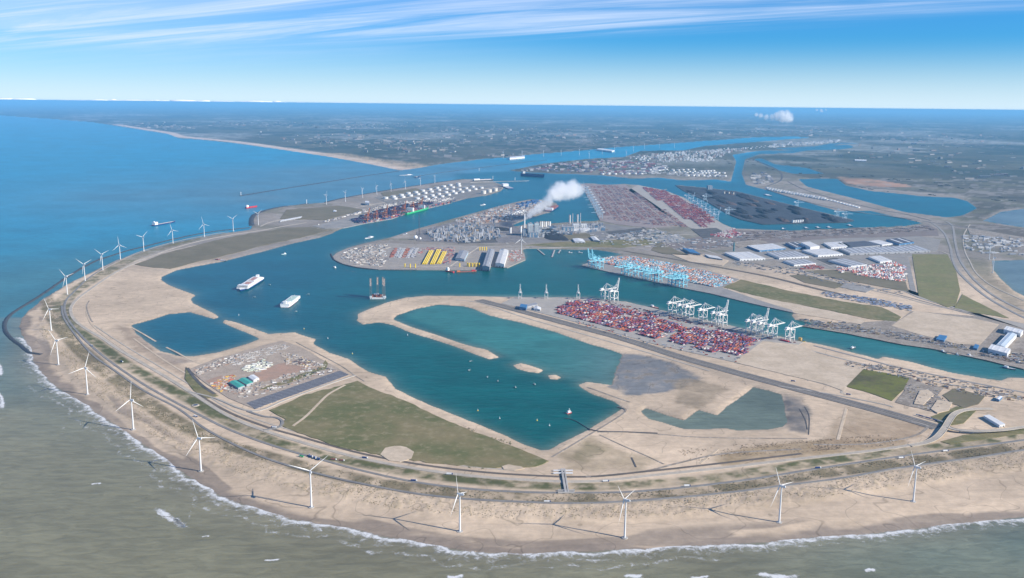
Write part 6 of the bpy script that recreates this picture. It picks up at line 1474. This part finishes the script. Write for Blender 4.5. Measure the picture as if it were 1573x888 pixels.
for i in range(7): lorry(475 + i * 2.6, 700.5 + i * .9 + (i % 2) * .6, R(100), 'ddwdwdd'[i], f'{ORD[i]} lorry from the left in the row parked between the coast roads', 'lorries parked in a row')
for i, (px, py, an, k) in enumerate(((463, 702, 150, 'g'), (512, 706.5, -12, 'r'), (524, 708, -12, 'r'), (421, 657, 170, 'w'), (187, 556, -42, 'd'), (141, 531.5, -45, 'w'), (635, 739, -6, 'd'), (1055, 747, 4, 'w'), (1256, 719.5, 8, 'd'), (690, 729, -3, 'w'), (1384, 704, 8, 'w'), (1218, 586, -25, 'd'), (1303, 606.5, -25, 'd'), (300, 640, -35, 'w'), (840, 771.5, 0, 'w'), (1452, 693.5, 8, 'w'), (930, 740, 2, 'w'), (560, 704, -14, 'd'))):
    lorry(px, py, R(an), k, ('green lorry beside the row of parked lorries', 'left dark red lorry by the coast road', 'right dark red lorry by the coast road', 'white lorry on the haul road by the roundabout', 'dark lorry on the inner road near the bend', 'white lorry on the inner road at the bend', 'dark lorry on the inner road, lower middle', 'white lorry on the inner road right of the road crossing', 'dark lorry on the inner road, right part', 'white lorry on the pale haul road behind the beach', 'white lorry on the inner road seaward of the flyover', 'dark lorry on the railway strip, left one', 'dark lorry on the railway strip, right one', 'white lorry by the round pond of the bend road', 'white lorry on the coast road right of the middle turbine', 'white lorry on the inner road near the right edge', 'white lorry on the haul road above the beach', 'dark lorry on the haul road below the grass field')[i], sc=1.15)
# goods train beside the flyover
a, b = G(1407, 637.5, 4.6), G(1440, 647, 4.6); d = b - a; n = 9; u = d.normalized(); e = empty('goods_train', (a + b) / 2, math.atan2(d.y, d.x), 'dark goods train standing on the tracks left of the flyover', 'train')
for i in range(n):
    x = (i + .5) / n * d.length - d.length / 2; mb = MB(); mb.box((x, 0, .8), (d.length / n * .9, 3.4, 1)); mb.box((x, 0, 1.8), (d.length / n * .85, 3.0, 2.6)); mb.build('wagon', NAVY if i % 3 else STEEL, e)
mb = MB(); mb.box((d.length / 2 + 10, 0, .8), (16, 3.4, 4)); mb.build('locomotive', STEEL, e)
# road crossing over the ditch strip: concrete culvert with cross walls
e = empty('culvert_crossing', G(866.5, 738, 4), 0, 'pale concrete culvert crossing the road strip above the middle of the beach', 'culvert')
def L_(px, py, z=0): q = G(px, py, 4); return (q.x - e.location.x, q.y - e.location.y, z)
mb = MB(); mb.bar(L_(863, 721, 1.6), L_(869, 757, 1.6), 6, 3.2); mb.build('channel_wall', CONC, e)
mb = MB(); mb.bar(L_(867, 721, 1.6), L_(873, 757, 1.6), 4, 3.2); mb.build('channel_wall', CONC, e)
for y in (723.5, 727.5): mb = MB(); mb.bar(L_(850, y, 1.5), L_(880, y, 1.5), 5, 2.6); mb.build('head_wall', WALLW, e)
for y in (754, 757): mb = MB(); mb.bar(L_(857, y, 1.5), L_(883, y, 1.5), 4.5, 2.4); mb.build('head_wall', CONC, e)
# round pit with dark water beside the road
e = empty('settling_pit', G(300.2, 622.5, 4.4), 0, 'small round dark pit with a pale rim on the grass strip of the bend', 'pit')
mb = MB(); mb.cyl((0, 0, -1), (0, 0, 1.0), 13, 12, 20); mb.build('rim', M_HAUL, e); mb = MB(); mb.cyl((0, 0, 1.0), (0, 0, 1.3), 7.5, 7.5, 20); mb.build('water_surface', GLASS, e)
# old dark beacon tower and navigation mark on the dams
for i, (px, py, hh_) in enumerate(((370, 300.5, 32), (471, 312.8, 34), (736, 262.5, 34), (757, 276.5, 44), (791, 277, 30))):
    e = empty('beacon', G(px, py, 2), 0, ('pale beacon at the sea end of the long breakwater', 'pale beacon at the end of the short rock mole', 'small pale beacon on the dividing dam', 'white lamp tower above the tanker jetty', 'pale beacon at the end of the tanker jetty')[i], 'beacon')
    mb = MB(); mb.cyl((0, 0, 0), (0, 0, hh_), 4, 2.6, 10); mb.build('tower', LIGHTG, e); mb = MB(); mb.cyl((0, 0, hh_), (0, 0, hh_ + 6), 5, 4, 10); mb.build('lantern', WHITE, e)
ribbon('jetty', [(722, 280.6), (760, 279), (800, 278.3), (812, 277.8)], 16, CONC, z=6)
for i, (a_, b_) in enumerate((((826, 383), (836.5, 391.5)), ((852, 384), (848, 395)), ((861, 384), (858, 389)), ((1020, 292), (1024, 290.5)))):
    p, q = G(*a_, 4), G(*b_, 4); e = tag(MB().bar(p, q, 9, 1.6).build('jetty', CONC), ('curved pier stub at the left of the turning basin', 'thin pier with a landing in the turning basin', 'short stub pier in the turning basin', 'short stub pier off the rust coloured terminal')[i], 'pier')
# tracks left by diggers and lorries on the bare ground
for pts, w_, m_ in (([(1170, 546), (1180, 537), (1196, 533), (1188, 543), (1178, 553), (1192, 560), (1205, 548), (1222, 541), (1238, 540), (1228, 549), (1212, 562)], 4, M_DIRT), ([(1205, 560), (1218, 549), (1240, 551), (1232, 562), (1222, 572)], 4, M_DIRT), ([(1128, 557), (1200, 573), (1268, 591), (1294, 600)], 7, M_DIRT), ([(1240, 585), (1290, 561)], 5, M_DIRT), ([(1330, 566), (1294, 600), (1300, 604)], 9, M_HAUL),
                    ([(918, 664), (960, 664), (1010, 667), (1060, 671), (1120, 673), (1240, 674)], 6, M_DIRT), ([(921, 668), (955, 684), (990, 699), (1020, 713)], 5, M_DIRT), ([(848, 702), (905, 668), (960, 633), (948, 624)], 7, M_DIRT), ([(903, 595), (925, 603), (950, 612), (968, 618)], 8, M_DIRT), ([(1300, 628), (1287, 676)], 9, M_SANDP), ([(1075, 712), (1103, 690)], 7, M_SANDP), ([(1236, 625), (1243, 640), (1242, 668)], 3, M_DARKG), ([(1228, 628), (1237, 645), (1240, 660)], 3.5, M_DARKG), ([(970, 703), (977, 718)], 5, M_DARKG),
                    ([(203, 503), (262, 536), (300, 556), (330, 560), (380, 545), (430, 528)], 8, M_SANDP), ([(205, 520), (250, 552), (298, 581)], 8, M_SANDP), ([(132, 478), (140, 498), (165, 520), (208, 550), (258, 580)], 5, M_SANDP), ([(137, 462), (133, 472), (139, 490), (143, 495)], 6, M_DIRT), ([(205, 402), (260, 386), (330, 371), (395, 359)], 5, M_HAUL), ([(455, 526), (520, 560), (545, 577), (560, 586)], 5, M_DIRT), ([(500, 349), (470, 353), (430, 360)], 8, M_HAUL), ([(400, 348), (420, 340), (470, 331), (520, 324), (600, 309)], 14, M_HAUL), ([(1232, 414), (1300, 427), (1390, 448)], 9, M_HAUL)):
    ribbon('vehicle_track', pts, w_, m_, .55)

# ---- steam and cloud
def cloud(name, pts, dens, label, cat, seed, col=(1, 1, 1), nscale=.012, soft=.45):
    """pts = [(centre, radius)] along a path; one lumpy volume"""
    pts = [(Vector((p.x, p.y, min(p.z, 1005 - r * 1.26))), r) for p, r in pts]
    mb = MB(); cs_ = [p for p, r in pts]; c0 = sum(cs_, Vector()) / len(cs_); rr = random.Random(seed)
    lo = Vector([min(p[i] - r * 1.25 for p, r in pts) for i in range(3)]); hi = Vector([max(p[i] + r * 1.25 for p, r in pts) for i in range(3)])
    mb.box(((lo.x + hi.x) / 2, (lo.y + hi.y) / 2, lo.z), tuple(hi - lo))
    m, nt = newmat(name + '_vapour'); g = N(nt, 'ShaderNodeNewGeometry'); acc = None
    nz = N(nt, 'ShaderNodeTexNoise', _Scale=nscale, _Detail=5.0, _Roughness=.6); nt.links.new(g.outputs['Position'], nz.inputs[0])
    for p, r in pts:
        dd_ = N(nt, 'ShaderNodeVectorMath', operation='DISTANCE'); nt.links.new(g.outputs['Position'], dd_.inputs[0]); dd_.inputs[1].default_value = p
        v = MATH(nt, 'SUBTRACT', 1.0, MATH(nt, 'DIVIDE', dd_.outputs['Value'], r)); acc = v if acc is None else MATH(nt, 'MAXIMUM', acc, v)
    val = MATH(nt, 'ADD', acc, MATH(nt, 'MULTIPLY', MATH(nt, 'SUBTRACT', nz.outputs[0], .5), 1.5))
    de = SSTEP(nt, val, .10, .10 + soft, 0, dens)
    pv = N(nt, 'ShaderNodeVolumePrincipled', _Anisotropy=.2); pv.inputs['Color'].default_value = (*col, 1); nt.links.new(de, pv.inputs['Density'])
    pv.inputs['Emission Strength'].default_value = 0
    o = N(nt, 'ShaderNodeOutputMaterial'); nt.links.new(pv.outputs[0], o.inputs['Volume'])
    return tag(mb.build(name, m), label, cat)


Yp = G(806, 350).y
pl = [(808, 335, 16, 0), (813, 331, 24, 20), (819, 326, 30, 50), (826, 321, 34, 90), (834, 315, 40, 140), (842, 308, 46, 220), (847, 300, 52, 300), (856, 296, 62, 380), (860, 289, 58, 420), (868, 294, 70, 480), (878, 291, 74, 560), (886, 294, 60, 620)]
cloud('steam_plume', [(GY(x, y, Yp + dy), r * 1.45) for x, y, r, dy in pl], .02, 'white steam plume drifting from the power station to the upper right', 'steam cloud', 3)
Yc = 26000.0
cloud('steam_cloud', [(GY(x, y, Yc), r) for x, y, r in ((1162, 176.5, 90), (1169, 178, 110), (1177, 180, 110), (1186, 180, 120), (1194, 178.5, 150), (1202, 175, 190), (1209, 178, 210), (1202, 181, 170), (1213, 182, 170), (1210, 171, 120))], .016, 'bright white steam cloud hanging before the horizon at the right', 'cloud', 5, nscale=.005, soft=.8)

cloud('steam_cloud', [(GY(x, y, 36000.0), r) for x, y, r in ((1255, 167, 70), (1262, 167, 90), (1269, 168, 60))], .016, 'tiny white steam cloud on the horizon right of the big one', 'cloud', 6, nscale=.009, soft=.8)
# a low far bank of cumulus along the left horizon, beyond and above the haze
rr = random.Random(17); mb = MB()
for k in range(90):
    x = rr.uniform(-60, 430) if k < 70 else rr.uniform(380, 760); p = GY(x, 150, 140000.0); w = rr.uniform(400, 2200); hh_ = rr.uniform(20, 260) * (rr.random() ** .7) * (1 if x < 430 else .3); p.z = 1016
    rings = []
    for j in range(6):
        a = j / 5 * math.pi / 2; rings.append([(p.x + w * math.cos(a) * math.cos(t * math.pi / 5) * rr.uniform(.85, 1.1), p.y + w * .6 * math.cos(a) * math.sin(t * math.pi / 5), p.z + hh_ * math.sin(a) * rr.uniform(.9, 1.1)) for t in range(10)])
    mb.loft(rings)
tag(mb.build('cloud_bank', mat('far_cloud', (.80, .82, .86), .9, var=.05, scale=.0004)), 'low white cloud bank lying along the horizon at the left', 'cloud')
# marram tufts and scrub on the dunes and verges
def tufts(name, pix, half, n, seed, pal, size, off=0.0, side=None):
    r = random.Random(seed); P = [Vector(q) for q in smooth([tuple(G(p[0], p[1], 3.0))[:2] for p in pix], 5)]; C = []; D = []; A = []; K = []
    L = [0]
    for i in range(len(P) - 1): L.append(L[-1] + (P[i + 1] - P[i]).length)
    cen = [(r.uniform(0, L[-1]), r.uniform(-half, half)) for _ in range(n // 14)]
    while len(C) < n:
        c = r.choice(cen); l = c[0] + r.gauss(0, 26); o_ = c[1] + r.gauss(0, 7)
        if not 0 < l < L[-1] or abs(o_) > half: continue
        i = max(0, int(np.searchsorted(L, l)) - 1); i = min(i, len(P) - 2); t = (P[i + 1] - P[i]).normalized(); q = P[i] + t * (l - L[i]) + Vector((-t.y, t.x)) * (o_ + off)
        if abs(q.x / q.y) > .7: continue
        j_ = int(np.clip(np.searchsorted(YR, q.y) - 1, 0, nr - 1)); i_ = int(np.clip((q.x / q.y - TX[0]) / (TX[1] - TX[0]), 0, nc - 1))
        if LANDD[j_, i_] < 25: continue
        s_ = r.uniform(*size); C.append((q.x, q.y, hsurf(q.x, q.y) - .5)); D.append((s_, s_ * r.uniform(.5, 1), .5 + s_ * .35)); A.append(r.random() * 3); K.append(r.choice(pal))
    return tag(box_cloud(name, C, D, A, K), kind='stuff')


MP = [(.26, .21, .12), (.30, .24, .14), (.20, .175, .09), (.33, .26, .16)]
tufts('marram_grass', DUNE, 46, 6500, 1, MP, (.7, 2.3)); tufts('dune_scrub', [(70, 455), (78, 480), (100, 512), (135, 548), (185, 588), (235, 626), (290, 659), (350, 684), (430, 708), (500, 726), (570, 741), (640, 751), (720, 759), (800, 763), (900, 765), (1000, 761), (1100, 750), (1200, 735), (1300, 722), (1400, 709), (1500, 696), (1573, 684)], 30, 3500, 2, [(.15, .135, .065), (.2, .16, .085), (.12, .11, .055)], (1.0, 3.2))
tufts('dune_scrub', [(1050, 700), (1150, 690), (1250, 684), (1380, 675)], 45, 900, 3, [(.27, .2, .12), (.23, .17, .10)], (1.0, 3.4))
tufts('meadow_tussock', [(440, 640), (520, 620), (600, 640), (700, 680), (780, 705)], 120, 1600, 4, [(.17, .16, .07), (.21, .17, .09), (.12, .13, .05)], (1.5, 4))
tufts('scrub_bush', [(1150, 245), (1250, 262), (1330, 278), (1450, 296), (1560, 310)], 900, 900, 5, [(.05, .055, .035), (.08, .075, .05), (.12, .10, .07)], (8, 24))

for i, (pix, m_) in enumerate((([(930, 356), (985, 350), (1005, 358), (950, 366)], M_DARKG), ([(1000, 362), (1040, 360), (1062, 370), (1025, 374)], M_YARDB), ([(1150, 402), (1190, 400), (1225, 410), (1190, 413)], M_DIRT), ([(1253, 398), (1285, 396), (1306, 404), (1275, 407)], M_DARKG),
                               ([(1330, 378), (1375, 376), (1383, 380), (1340, 383)], M_DARKG), ([(1300, 434), (1345, 443), (1330, 449), (1290, 441)], M_YARDB), ([(1486, 350), (1573, 364), (1573, 372), (1490, 360)], M_DIRT), ([(840, 362), (900, 358), (920, 364), (860, 370)], M_GR3), ([(1120, 372), (1165, 368), (1180, 372), (1135, 380)], M_DIRT),
                               ([(690, 362), (750, 356), (765, 372), (705, 374)], M_DARKG), ([(585, 296), (640, 289), (650, 294), (590, 303)], M_GR3), ([(440, 322), (520, 316), (560, 322), (500, 338), (430, 336)], M_GR3), ([(1062, 352), (1100, 350), (1120, 360), (1080, 366)], M_DARKG))):
    plot('hard_standing' if m_ not in (M_GR3,) else 'rough_grass', pix, m_, 5.2 + .02 * i, 60 + i, .8)
for pts in ([(1005, 350), (1060, 386)], [(935, 366), (1000, 353), (1040, 362)], [(1180, 378), (1215, 412)], [(1246, 396), (1280, 412)], [(1300, 394), (1345, 410)], [(1140, 400), (1240, 394), (1390, 388)], [(930, 296), (990, 340)], [(960, 290), (1030, 345)], [(600, 300), (700, 288), (760, 284)], [(590, 308), (690, 296), (765, 288)], [(540, 398), (600, 380)], [(690, 410), (735, 380)], [(540, 408), (640, 409.5), (735, 409)]):
    ribbon('yard_lane', pts, 9, M_HAUL, 2.6)
